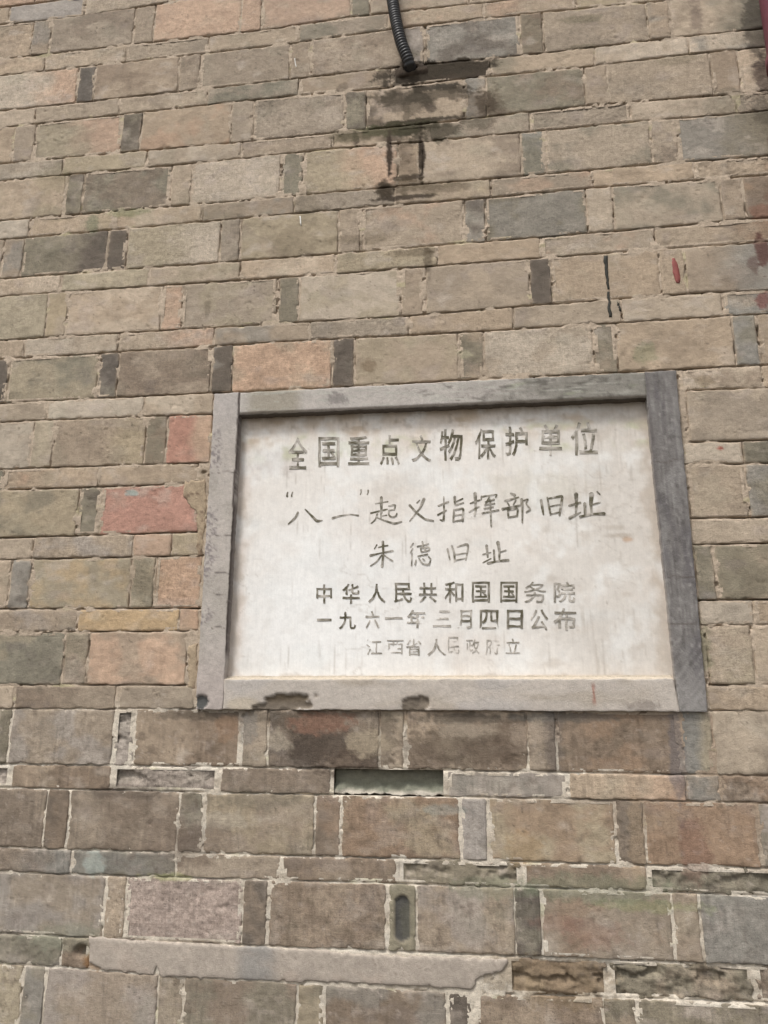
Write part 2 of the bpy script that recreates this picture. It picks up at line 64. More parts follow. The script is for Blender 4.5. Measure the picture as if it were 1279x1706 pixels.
GL=[('全',[-511.4,2098.6,-460.3,2096.6,-462.8,2183.8,-514.5,2186.1],0.7),('国',[-431.9,2102.0,-376.6,2099.8,-378.1,2181.6,-433.9,2184.1],0.6),('重',[-353.1,2103.7,-298.4,2101.6,-299.0,2181.3,-354.3,2183.8],0.8),('点',[-272.0,2100.5,-219.4,2098.4,-219.3,2179.3,-272.4,2181.7],0.85),('文',[-188.7,2105.2,-139.7,2103.2,-138.9,2175.6,-188.3,2177.9],0.7),('物',[-118.4,2105.5,-60.2,2103.2,-58.4,2188.1,-117.2,2190.9],0.9),('保',[-29.2,2106.7,23.1,2104.5,25.6,2185.8,-27.2,2188.3],0.9),('护',[45.6,2111.5,101.8,2109.2,105.0,2186.9,48.3,2189.6],0.95),('单',[129.8,2108.0,185.3,2105.7,189.6,2189.3,133.5,2192.0],0.6),('位',[207.1,2106.4,272.1,2103.6,277.5,2191.4,211.9,2194.6],0.6),('中',[-427.6,1747.6,-388.3,1747.1,-389.3,1795.5,-428.8,1796.2],0.85),('华',[-362.7,1746.7,-319.2,1746.1,-319.8,1795.8,-363.5,1796.6],0.85),('人',[-298.4,1748.0,-255.3,1747.4,-255.5,1794.5,-298.8,1795.3],0.95),('民',[-234.6,1747.1,-190.5,1746.4,-190.3,1795.7,-234.7,1796.5],1),('共',[-173.5,1747.7,-129.8,1747.0,-129.2,1794.6,-173.2,1795.4],0.75),('和',[-111.8,1746.1,-65.6,1745.4,-64.5,1796.4,-111.0,1797.3],0.9),('国',[-45.4,1745.1,-2.5,1744.5,-1.0,1795.3,-44.2,1796.1],1),('国',[21.7,1744.1,62.8,1743.5,64.7,1794.1,23.4,1794.8],1),('务',[78.3,1743.3,130.3,1742.6,132.6,1792.9,80.3,1793.8],0.6),('院',[147.0,1742.3,197.1,1741.6,199.8,1791.6,149.5,1792.5],0.38),('一',[-425.0,1704.7,-388.9,1704.3,-389.0,1710.9,-425.2,1711.3],0.9),('九',[-370.6,1684.4,-328.0,1684.0,-328.5,1726.3,-371.3,1726.9],0.9),('六',[-304.5,1685.9,-269.8,1685.6,-270.0,1728.4,-304.9,1728.8],0.35),('一',[-256.7,1707.2,-213.4,1706.7,-213.4,1712.5,-256.7,1713.0],0.4),('年',[-202.5,1686.4,-157.4,1685.9,-157.0,1729.2,-202.3,1729.8],0.3),('三',[-140.1,1687.2,-96.9,1686.8,-96.2,1727.0,-139.6,1727.6],0.26),('月',[-81.9,1683.0,-46.9,1682.7,-45.8,1727.8,-81.0,1728.2],0.5),('四',[-28.4,1682.5,15.4,1682.1,16.9,1727.0,-27.3,1727.5],0.85),('日',[35.2,1681.9,73.0,1681.5,74.8,1726.2,36.7,1726.7],0.95),('公',[89.0,1677.9,131.4,1677.4,133.7,1726.9,91.0,1727.4],0.6),('布',[143.8,1677.3,196.2,1676.8,199.1,1728.8,146.4,1729.5],0.5),('江',[-301.7,1622.6,-263.7,1622.4,-263.8,1658.2,-302.0,1658.5],0.45),('西',[-250.6,1623.8,-211.4,1623.6,-211.3,1657.7,-250.7,1658.1],0.12),('省',[-205.6,1620.7,-168.1,1620.5,-167.8,1659.5,-205.5,1659.8],0.35),('人',[-155.2,1619.6,-109.5,1619.4,-108.8,1659.1,-154.8,1659.4],0.6),('民',[-106.6,1623.0,-78.1,1622.9,-77.3,1663.8,-105.9,1664.0],0.3),('政',[-62.5,1624.2,-30.0,1624.0,-29.1,1659.1,-61.7,1659.4],0.25),('府',[-17.4,1622.5,16.3,1622.4,17.6,1661.6,-16.3,1661.9],0.12),('立',[30.3,1623.7,63.8,1623.5,65.1,1658.4,31.5,1658.7],0.4)]
FR={'oTL': (-724.2, 2320.9), 'oTR': (475.2, 2318.9), 'oBR': (473.1, 1492.9), 'oBL': (-723.7, 1493.3), 'iTL': (-651.9, 2255.1), 'iTR': (398.9, 2249.0), 'iBR': (404.4, 1565.2), 'iBL': (-654.7, 1565.0), 'sTL': (-639.7, 2244.2), 'sTR': (393.9, 2239.7), 'sBR': (395.8, 1571.9), 'sBL': (-642.8, 1572.1)}
MI={'pipe': [(794, 3418), (795, 3245)], 'conduit': [(-241, 3569), (-228, 3490), (-214, 3418), (-193, 3340), (-188, 3318)], 'plaster': [(-947, 982), (-863, 978), (-848, 979), (-581, 976), (-417, 975), (-255, 971), (-176, 972), (8, 975), (12, 973), (9, 960), (-6, 951), (-47, 939), (-57, 931), (-65, 914), (-177, 915), (-255, 915), (-362, 914), (-525, 909), (-763, 908), (-776, 925), (-785, 910), (-806, 909), (-857, 913), (-901, 914), (-924, 923), (-939, 928)], 'tar': [(326, 2654), (326, 2629), (326, 2576), (326, 2550), (326, 2524), (325, 2476)], 'red': [(497, 2625), (499, 2559)], 'scr': [(-503, 2849), (-500, 2820)], 'scr2': [(-536, 3393), (-531, 3362)], 'chip': [(-568, 1497), (-566, 1518), (-544, 1525), (-506, 1521), (-469, 1535), (-450, 1532), (-444, 1517), (-432, 1514), (-439, 1497)], 'chip2': [(-212, 1495), (-212, 1519), (-203, 1523), (-176, 1527), (-163, 1515), (-155, 1498)], 'chip3': [(-724, 1496), (-723, 1522), (-703, 1528), (-693, 1496)], 'crk': [(228, 1561), (223, 1505)], 'corner': [(-1546, 3760), (814, 3415), (532, 879), (-1145, 792)]}
# ------------------------------------------------------------------ noise and colour helpers
def _hash(i, j, s):
    h = (i.astype(np.int64) * 374761393 + j.astype(np.int64) * 668265263 + int(s) * 2147483647 // 7) & 0xffffffff
    h = ((h ^ (h >> 13)) * 1274126177) & 0xffffffff
    h = ((h ^ (h >> 16)) * 2246822519) & 0xffffffff
    return ((h ^ (h >> 15)) & 0xffffff) / float(0xffffff)

def vn(x, y, s=0):
    xi = np.floor(x); yi = np.floor(y)
    fx = x - xi; fy = y - yi
    fx = fx * fx * (3 - 2 * fx); fy = fy * fy * (3 - 2 * fy)
    xi = xi.astype(np.int64); yi = yi.astype(np.int64)
    a = _hash(xi, yi, s); b = _hash(xi + 1, yi, s); c = _hash(xi, yi + 1, s); d = _hash(xi + 1, yi + 1, s)
    return (a + (b - a) * fx) * (1 - fy) + (c + (d - c) * fx) * fy

def fb(x, y, s=0, o=3):
    """fractal noise, about -1..1"""
    x = np.asarray(x, float); y = np.asarray(y, float)
    t = 0; a = 1.0; n = 0
    for k in range(o):
        t = t + a * (vn(x * 2 ** k + 17.3 * k, y * 2 ** k - 9.1 * k, s + 31 * k) * 2 - 1)
        n += a; a *= 0.55
    return t / n * 1.5

def sm(a, b, x):
    t = np.clip((x - a) / (b - a), 0, 1)
    return t * t * (3 - 2 * t)

def lin(c):
    c = np.asarray(c, float) / 255.0
    return np.where(c <= 0.04045, c / 12.92, ((c + 0.055) / 1.055) ** 2.4)

def lw(c):                                # brick and lime tones
    return lin((c[0] + 3.5, c[1] + 3, c[2] * 1.047))

PAL = {k: lw(v) for k, v in dict(
    l=(179, 165, 143), t=(169, 153, 130), g=(155, 141, 121), o=(161, 148, 123), n=(131, 124, 106), d=(101, 93, 83),
    b=(139, 134, 122), p=(180, 154, 129), r=(172, 132, 113), k=(132, 118, 101), w=(147, 126, 104), e=(157, 148, 135),
    y=(184, 160, 124), m=(62, 53, 44), f=(165, 151, 138)).items()}

def mixc(c, c2, w):
    return c * (1 - w[..., None]) + np.asarray(c2) * w[..., None]

# stains: (u, z, half width, half height, strength, colour)  -- dirt, moss, damp and paint with their own outlines
STAINS = [
 (-150, 3308, 75, 26, 1.0, (44, 38, 32)), (-200, 3288, 30, 24, 1.0, (36, 30, 26)), (-70, 3312, 60, 16, .9, (54, 46, 38)), (-120, 3238, 70, 12, .9, (48, 44, 36)),
 (-165, 3212, 40, 18, .9, (58, 52, 42)), (-250, 3225, 22, 22, .7, (74, 66, 52)), (30, 3165, 24, 34, .8, (66, 54, 42)), (-40, 3225, 40, 14, .7, (64, 56, 46)), (-130, 3170, 16, 16, .7, (70, 60, 52)),
 (-300, 3112, 30, 20, .8, (70, 72, 50)), (-200, 3105, 45, 20, .95, (52, 48, 36)), (-345, 3092, 12, 30, .8, (62, 52, 42)), (-160, 3130, 110, 8, .9, (56, 48, 38)),
 (-248, 3020, 7, 80, 1.0, (50, 40, 32)), (-156, 3020, 7, 84, 1.0, (44, 36, 28)), (-200, 2945, 50, 9, .9, (58, 48, 38)), (-258, 2915, 16, 26, .95, (52, 44, 34)), (-200, 2880, 90, 7, .9, (60, 50, 40)),
 (-105, 3292, 130, 13, 1.0, (46, 40, 33)), (-40, 3316, 70, 16, .95, (56, 48, 38)), (-200, 3170, 12, 44, .6, (84, 74, 60)), (-140, 3062, 60, 8, .6, (80, 70, 56)),
 (-205, 3060, 34, 16, .5, (90, 78, 62)), (-130, 2910, 60, 14, .45, (86, 76, 58)),
 (560, 3250, 60, 16, .35, (120, 112, 90)), (310, 3325, 50, 8, .5, (96, 90, 70)), (430, 3175, 90, 30, .25, (116, 108, 96)), (-390, 3270, 20, 16, .5, (92, 82, 70)),
 (-190, 3290, 95, 42, .9, (58, 50, 40)), (-70, 3300, 120, 30, .7, (66, 58, 46)),
 (-150, 3215, 150, 26, .75, (70, 62, 50)), (20, 3150, 60, 60, .5, (84, 72, 58)), (-200, 3190, 60, 30, .6, (78, 70, 58)),
 (-210, 3110, 100, 22, .85, (70, 66, 48)), (-120, 3085, 60, 30, .8, (64, 58, 44)), (-330, 3105, 90, 24, .6, (96, 90, 68)),
 (-248, 3020, 9, 75, .8, (66, 54, 44)), (-156, 3020, 9, 80, .85, (58, 48, 38)), (-205, 2990, 40, 50, .35, (92, 80, 64)),
 (-215, 2920, 70, 22, .6, (84, 72, 54)), (-262, 2912, 26, 22, .8, (66, 56, 44)), (-120, 2900, 90, 16, .4, (96, 86, 68)),
 (-140, 2670, 12, 40, .6, (70, 58, 44)), (-190, 2705, 60, 12, .5, (80, 66, 50)), (-345, 2760, 90, 14, .35, (90, 78, 56)),
 (-760, 2580, 10, 30, .4, (80, 70, 55)), (-520, 2760, 60, 60, .3, (105, 92, 74)),
 (770, 3330, 30, 120, .75, (74, 68, 60)), (775, 3160, 22, 60, .7, (70, 56, 52)), (760, 3060, 26, 60, .5, (84, 78, 68)),
 (660, 3090, 60, 40, .35, (100, 98, 84)), (300, 3420, 60, 14, .5, (110, 104, 82)), (620, 3390, 20, 60, .45, (86, 70, 66)),
 (775, 2960, 14, 22, .75, (104, 56, 56)), (735, 2745, 34, 24, .6, (136, 98, 82)), (760, 2800, 22, 50, .6, (118, 92, 78)),
 (712, 2640, 16, 60, .85, (92, 60, 54)), (690, 2600, 14, 26, .6, (84, 54, 50)), (700, 2500, 18, 24, .7, (116, 62, 58)), (652, 2560, 50, 40, .4, (120, 108, 96)),
 # below the plaque
 (-600, 1480, 260, 14, .55, (92, 84, 74)), (-450, 1440, 60, 60, .6, (96, 84, 72)), (-400, 1410, 90, 50, .75, (80, 70, 62)), (-330, 1375, 60, 40, .6, (98, 84, 72)),
 (-405, 1462, 70, 26, .8, (134, 104, 88)), (-265, 1440, 26, 60, .5, (100, 90, 78)), (-90, 1410, 130, 45, .6, (92, 80, 68)), (-60, 1475, 130, 12, .6, (84, 78, 70)),
 (40, 1430, 40, 60, .55, (96, 82, 70)), (150, 1480, 130, 10, .5, (90, 90, 86)), (130, 1430, 20, 70, .4, (104, 98, 94)), (400, 1400, 16, 110, .65, (110, 104, 104)),
 (-640, 1450, 30, 30, .5, (150, 122, 98)), (-590, 1450, 20, 36, .4, (132, 130, 126)),
 (-510, 1420, 30, 26, .6, (176, 164, 146)), (-300, 1420, 50, 26, .65, (172, 158, 136)), (-60, 1450, 60, 16, .6, (172, 158, 140)), (70, 1440, 50, 22, .45, (176, 160, 142)),
 (-860, 1300, 120, 16, .5, (92, 82, 74)), (-560, 1290, 120, 22, .4, (100, 96, 84)), (-640, 1240, 80, 18, .55, (172, 162, 146)), (-700, 1190, 90, 45, .4, (106, 92, 80)),
 (-130, 1275, 60, 10, .5, (150, 152, 144)), (-950, 1140, 25, 26, .6, (168, 176, 168)),
 (60, 1190, 40, 40, .35, (160, 128, 88)), (420, 1200, 30, 60, .4, (120, 84, 74)), (300, 1230, 16, 80, .35, (170, 148, 120)),
 (-780, 1195, 60, 50, .3, (100, 86, 76)), (-1090, 1440, 40, 30, .3, (130, 122, 110)), (200, 1030, 60, 30, .3, (154, 120, 106)), (120, 1050, 50, 16, .25, (156, 120, 106)), (40, 1075, 60, 18, .3, (120, 116, 100)),
 (-905, 955, 22, 14, .9, (52, 38, 26)), (-925, 930, 30, 16, .7, (132, 96, 58)), (90, 938, 130, 46, .6, (132, 114, 90)),
 (-1000, 975, 90, 30, .4, (140, 142, 124)), (-205, 1050, 16, 40, .3, (110, 108, 90)), (-760, 1115, 60, 8, .5, (158, 160, 110)),
 (330, 1090, 120, 12, .3, (140, 150, 96)), (200, 1120, 160, 26, .45, (120, 126, 104)), (-20, 1115, 90, 26, .4, (126, 130, 108)),
 (-1130, 2885, 20, 34, .45, (84, 104, 78)), (-1020, 2910, 60, 14, .5, (110, 120, 78)), (-480, 2890, 40, 40, .4, (112, 102, 84)),
 (-800, 2880, 120, 60, .2, (120, 112, 92)), (-1280, 3050, 60, 50, .25, (120, 116, 84)), (-940, 2050, 20, 10, .7, (150, 170, 164)),
 (-890, 1820, 60, 50, .25, (120, 104, 78)), (470, 1640, 24, 60, .55, (120, 122, 96)), (455, 1840, 20, 60, .6, (112, 116, 92)), (446, 2215, 18, 60, .4, (128, 120, 90)),
 (540, 2290, 24, 20, .6, (128, 112, 88)), (560, 2110, 10, 6, .8, (150, 60, 50)), (405, 2370, 25, 30, .4, (120, 128, 96)),
 (-745, 2030, 12, 60, .5, (120, 106, 84)), (-300, 2380, 20, 18, .5, (112, 92, 70)), (-50, 2395, 22, 14, .5, (176, 170, 142)),
]

def stain(c, u, z, amount=1.0):
    wob = fb(u / 34, z / 34, 71, 4)
    fine = fb(u / 9, z / 7, 72, 3)
    for (su, sz, ru, rz, st, col) in STAINS:
        if su + ru * 1.6 < u.min() or su - ru * 1.6 > u.max() or sz + rz * 1.6 < z.min() or sz - rz * 1.6 > z.max():
            continue
        d = np.sqrt(((u - su) / ru) ** 2 + ((z - sz) / rz) ** 2)
        w = sm(1.25, 0.75, d + wob * 0.36 + fine * 0.3) * st * amount
        c = mixc(c, lin(col), w)
    return c

# ------------------------------------------------------------------ object helpers
def node_mat(name, rough=0.92, bump=0.35, grain=0.16, grain_scale=420.0, streak=0.0, spec=0.25, base=None, coat=0.0, pore=0.0, wipe=0.0):
    m = bpy.data.materials.new(name)
    m.use_nodes = True
    t = m.node_tree; N = t.nodes; K = t.links
    b = N['Principled BSDF']
    b.inputs['Roughness'].default_value = rough
    b.inputs['Specular IOR Level'].default_value = spec
    geo = N.new('ShaderNodeNewGeometry')
    if base is None:
        a = N.new('ShaderNodeAttribute'); a.attribute_name = 'Col'
        csrc = a.outputs['Color']; gsrc = a.outputs['Alpha']
    else:
        rgb = N.new('ShaderNodeRGB'); rgb.outputs[0].default_value = (*base, 1)
        csrc = rgb.outputs[0]
    n1 = N.new('ShaderNodeTexNoise'); n1.inputs['Scale'].default_value = grain_scale
    n1.inputs['Detail'].default_value = 4; n1.inputs['Roughness'].default_value = 0.75
    K.new(geo.outputs['Position'], n1.inputs['Vector'])
    n2 = N.new('ShaderNodeTexNoise'); n2.inputs['Scale'].default_value = 95
    n2.inputs['Detail'].default_value = 6; n2.inputs['Roughness'].default_value = 0.7
    K.new(geo.outputs['Position'], n2.inputs['Vector'])
    mp = N.new('ShaderNodeMapping'); mp.inputs['Scale'].default_value = (260, 260, 22)
    K.new(geo.outputs['Position'], mp.inputs['Vector'])
    n3 = N.new('ShaderNodeTexNoise'); n3.inputs['Scale'].default_value = 1.0; n3.inputs['Detail'].default_value = 3
    K.new(mp.outputs[0], n3.inputs['Vector'])
    def mr(src, lo, hi):
        r = N.new('ShaderNodeMapRange'); r.inputs['From Min'].default_value = 0.28; r.inputs['From Max'].default_value = 0.72
        r.inputs['To Min'].default_value = lo; r.inputs['To Max'].default_value = hi
        K.new(src, r.inputs['Value']); return r.outputs[0]
    def mul(a_, b_):
        x = N.new('ShaderNodeMath'); x.operation = 'MULTIPLY'; K.new(a_, x.inputs[0]); K.new(b_, x.inputs[1]); return x.outputs[0]
    f = mul(mr(n1.outputs[0], 1 - grain, 1 + grain), mr(n2.outputs[0], 1 - grain * 1.0, 1 + grain * 1.0))
    if wipe:
        mp5 = N.new('ShaderNodeMapping'); mp5.inputs['Scale'].default_value = (38, 38, 330); mp5.inputs['Rotation'].default_value = (0, .06, 0)
        K.new(geo.outputs['Position'], mp5.inputs['Vector'])
        n5 = N.new('ShaderNodeTexNoise'); n5.inputs['Scale'].default_value = 1.0; n5.inputs['Detail'].default_value = 4
        K.new(mp5.outputs[0], n5.inputs['Vector'])
        f = mul(f, mr(n5.outputs[0], 1 - wipe, 1 + wipe))
    f = mul(f, mr(n3.outputs[0], 1 - streak, 1 + streak))
    vm = N.new('ShaderNodeVectorMath'); vm.operation = 'SCALE'
    K.new(csrc, vm.inputs[0]); K.new(f, vm.inputs['Scale'])
    n4 = N.new('ShaderNodeTexNoise'); n4.inputs['Scale'].default_value = 260; n4.inputs['Detail'].default_value = 2
    K.new(geo.outputs['Position'], n4.inputs['Vector'])
    pr = N.new('ShaderNodeMapRange'); pr.inputs['From Min'].default_value = 0.64; pr.inputs['From Max'].default_value = 0.74
    pr.inputs['To Min'].default_value = 1.0; pr.inputs['To Max'].default_value = 1.0 - pore
    K.new(n4.outputs[0], pr.inputs['Value'])
    ff = mul(f, pr.outputs[0])
    if base is None:
        s1 = N.new('ShaderNodeMath'); s1.operation = 'SUBTRACT'; K.new(ff, s1.inputs[0]); s1.inputs[1].default_value = 1.0
        s2 = N.new('ShaderNodeMath'); s2.operation = 'MULTIPLY_ADD'; K.new(s1.outputs[0], s2.inputs[0]); K.new(gsrc, s2.inputs[1]); s2.inputs[2].default_value = 1.0
        ff = s2.outputs[0]
    K.new(ff, vm.inputs['Scale'])
    K.new(vm.outputs[0], b.inputs['Base Color'])
    # dark pores
    ad = N.new('ShaderNodeMath'); ad.operation = 'ADD'
    K.new(n1.outputs[0], ad.inputs[0]); K.new(n2.outputs[0], ad.inputs[1])
    ad2 = N.new('ShaderNodeMath'); ad2.operation = 'ADD'
    sc = N.new('ShaderNodeMath'); sc.operation = 'MULTIPLY'; sc.inputs[1].default_value = streak * 3
    K.new(n3.outputs[0], sc.inputs[0]); K.new(ad.outputs[0], ad2.inputs[0]); K.new(sc.outputs[0], ad2.inputs[1])
    bp = N.new('ShaderNodeBump'); bp.inputs['Strength'].default_value = bump; bp.inputs['Distance'].default_value = 0.0025
    K.new(ad2.outputs[0], bp.inputs['Height']); K.new(bp.outputs[0], b.inputs['Normal'])
    if coat:
        b.inputs['Coat Weight'].default_value = coat
    return m

M_BRICK = node_mat('old_grey_brick', bump=.8, grain=.19, streak=.05, pore=.4, wipe=.10)
M_MORTAR = node_mat('lime_mortar', bump=.9, grain=.18, pore=.35)
M_RENDER = node_mat('cement_render', bump=.7, grain=.12, pore=.18)
M_SLAB = node_mat('white_stone', rough=.75, bump=.2, grain=.05, streak=.03)
M_PAINT = node_mat('worn_letter_paint', rough=.8, bump=.3, grain=.22)
M_TAR = node_mat('black_tar', rough=.6, bump=.4, grain=.3, base=(.028, .027, .02))
M_RED = node_mat('red_paint', rough=.6, bump=.3, grain=.15, base=(.24, .07, .06))
M_WHITE = node_mat('white_paint', rough=.7, bump=.3, grain=.1, base=(.75, .73, .68))
M_PLASTIC = node_mat('black_plastic', rough=.45, bump=.1, grain=.1, spec=.5, base=(.022, .021, .021))
M_PIPE = node_mat('maroon_pipe_paint', rough=.5, bump=.25, grain=.16, spec=.4, base=(.135, .035, .052))
M_GROUND = node_mat('pavement_concrete', bump=.4, grain=.14, base=(.13, .12, .105))

def mesh_from(name, V, F, C=None, smooth=True, mat=None, grain=1.0):
    me = bpy.data.meshes.new(name)
    V = np.asarray(V, np.float32); F = np.asarray(F, np.int32)
    k = F.shape[1]
    me.vertices.add(len(V)); me.vertices.foreach_set('co', V.ravel())
    me.loops.add(F.size); me.loops.foreach_set('vertex_index', F.ravel())
    me.polygons.add(len(F))
    me.polygons.foreach_set('loop_start', np.arange(0, F.size, k, dtype=np.int32))
    me.polygons.foreach_set('loop_total', np.full(len(F), k, np.int32))
    me.polygons.foreach_set('use_smooth', np.full(len(F), smooth, bool))
    me.update(calc_edges=True)
    if C is not None:
        a = me.color_attributes.new('Col', 'FLOAT_COLOR', 'POINT')
        cc = np.ones((len(V), 4), np.float32); cc[:, :3] = C; cc[:, 3] = grain
        a.data.foreach_set('color', cc.ravel())
    if mat: me.materials.append(mat)
    return me

def link(name, me, parent=None, origin=None, **props):
    o = bpy.data.objects.new(name, me); COL.objects.link(o)
    if origin is not None: o.location = origin
    if parent is not None: o.parent = parent
    for k, v in props.items(): o[k] = v
    return o

def root(name, loc, label, cat):
    o = bpy.data.objects.new(name, None); COL.objects.link(o)
    o.location = loc; o.empty_display_size = 0.1
    o['label'] = label; o['category'] = cat
    return o

def axis(n, cell, fine=(0, 1.6, 4.0, 7.5)):
    if n < 22: return np.array([0, 1.4, 3.2, n / 2, n - 3.2, n - 1.4, n]) / n
    k = max(1, int(round((n - 2 * fine[-1]) / cell)))
    mid = np.linspace(fine[-1], n - fine[-1], k + 1)
    return np.concatenate([np.array(fine[:-1]), mid, n - np.array(fine[:-1])[::-1]]) / n

def block(quad, cell, depth_fn, color_fn, back=45.0, wob=1.0, r=4.0, seed=0, fine=(0, 1.6, 4.0, 7.5), side_col=None):
    """A block whose front faces -Y. quad = TL, TR, BR, BL (u, z) in mm. Returns verts (m), quads, colours."""
    (a, b, c, d) = [np.array(q, float) for q in quad]
    w = np.linalg.norm(b - a) * .5 + np.linalg.norm(c - d) * .5
    h = np.linalg.norm(d - a) * .5 + np.linalg.norm(c - b) * .5
    s, t = np.meshgrid(axis(w, cell, fine), axis(h, cell, fine))       # t downwards
    X = s * w; Y = t * h
    # rounded corners
    p = np.maximum(0, np.abs(X - w / 2) - (w / 2 - r)); q = np.maximum(0, np.abs(Y - h / 2) - (h / 2 - r))
    L_ = np.sqrt(p * p + q * q) + 1e-9; m_ = np.maximum(p, q)
    k = m_ / L_
    X = X + np.sign(X - w / 2) * p * (k - 1); Y = Y + np.sign(Y - h / 2) * q * (k - 1)
    s2 = X / w; t2 = Y / h
    U = (a[0] * (1 - s2) + b[0] * s2) * (1 - t2) + (d[0] * (1 - s2) + c[0] * s2) * t2
    Z = (a[1] * (1 - s2) + b[1] * s2) * (1 - t2) + (d[1] * (1 - s2) + c[1] * s2) * t2
    e = np.minimum(np.minimum(X, w - X), np.minimum(Y, h - Y)); e = np.maximum(e, 0)
    wf = np.exp(-e / 7.0) * wob
    U2 = U + wf * (fb(U / 22, Z / 22, seed, 2) * 1.1 + fb(U / 7, Z / 7, seed + 1, 2) * .8)
    Z2 = Z + wf * (fb(U / 22, Z / 22, seed + 2, 2) * 1.1 + fb(U / 7, Z / 7, seed + 3, 2) * .8)
    D_ = depth_fn(U2, Z2, e)
    C_ = color_fn(U2, Z2, e, s, t)
    ny, nx = U.shape
    V = np.stack([U2, D_, Z2], -1).reshape(-1, 3)
    C = C_.reshape(-1, 3)
    idx = np.arange(ny * nx).reshape(ny, nx)
    F = np.stack([idx[:-1, :-1], idx[1:, :-1], idx[1:, 1:], idx[:-1, 1:]], -1).reshape(-1, 4)
    ring = np.concatenate([idx[0, :], idx[1:, -1], idx[-1, -2::-1], idx[-2:0:-1, 0]])
    Vb = V[ring].copy(); Vb[:, 1] = back
    n0 = len(V); V = np.concatenate([V, Vb]); C = np.concatenate([C, C[ring] if side_col is None else np.tile(side_col, (len(ring), 1))])
    nr = len(ring); i = np.arange(nr); j = (i + 1) % nr
    F2 = np.stack([ring[i], ring[j], n0 + j, n0 + i], -1)
    return V / 1000.0, np.concatenate([F, F2]), C

# ------------------------------------------------------------------ the ground
g = mesh_from('ground', [(-60, -60, 0), (60, -60, 0), (60, 60, 0), (-60, 60, 0)], [(0, 1, 2, 3)], smooth=False, mat=M_GROUND)
link('ground', g, kind='structure')

# ------------------------------------------------------------------ the wall
wall = root('brick_wall', (-0.4, 0, 0), 'tall wall of weathered grey and tan bricks in alternating tall and thin courses', 'wall')
WL = -wall.location
FRX0, FRX1, FRZ0, FRZ1 = -724, 475, 1493, 2321

def up_(z): return sm(1470, 1530, z)                     # 0 in the repointed lower part, 1 above

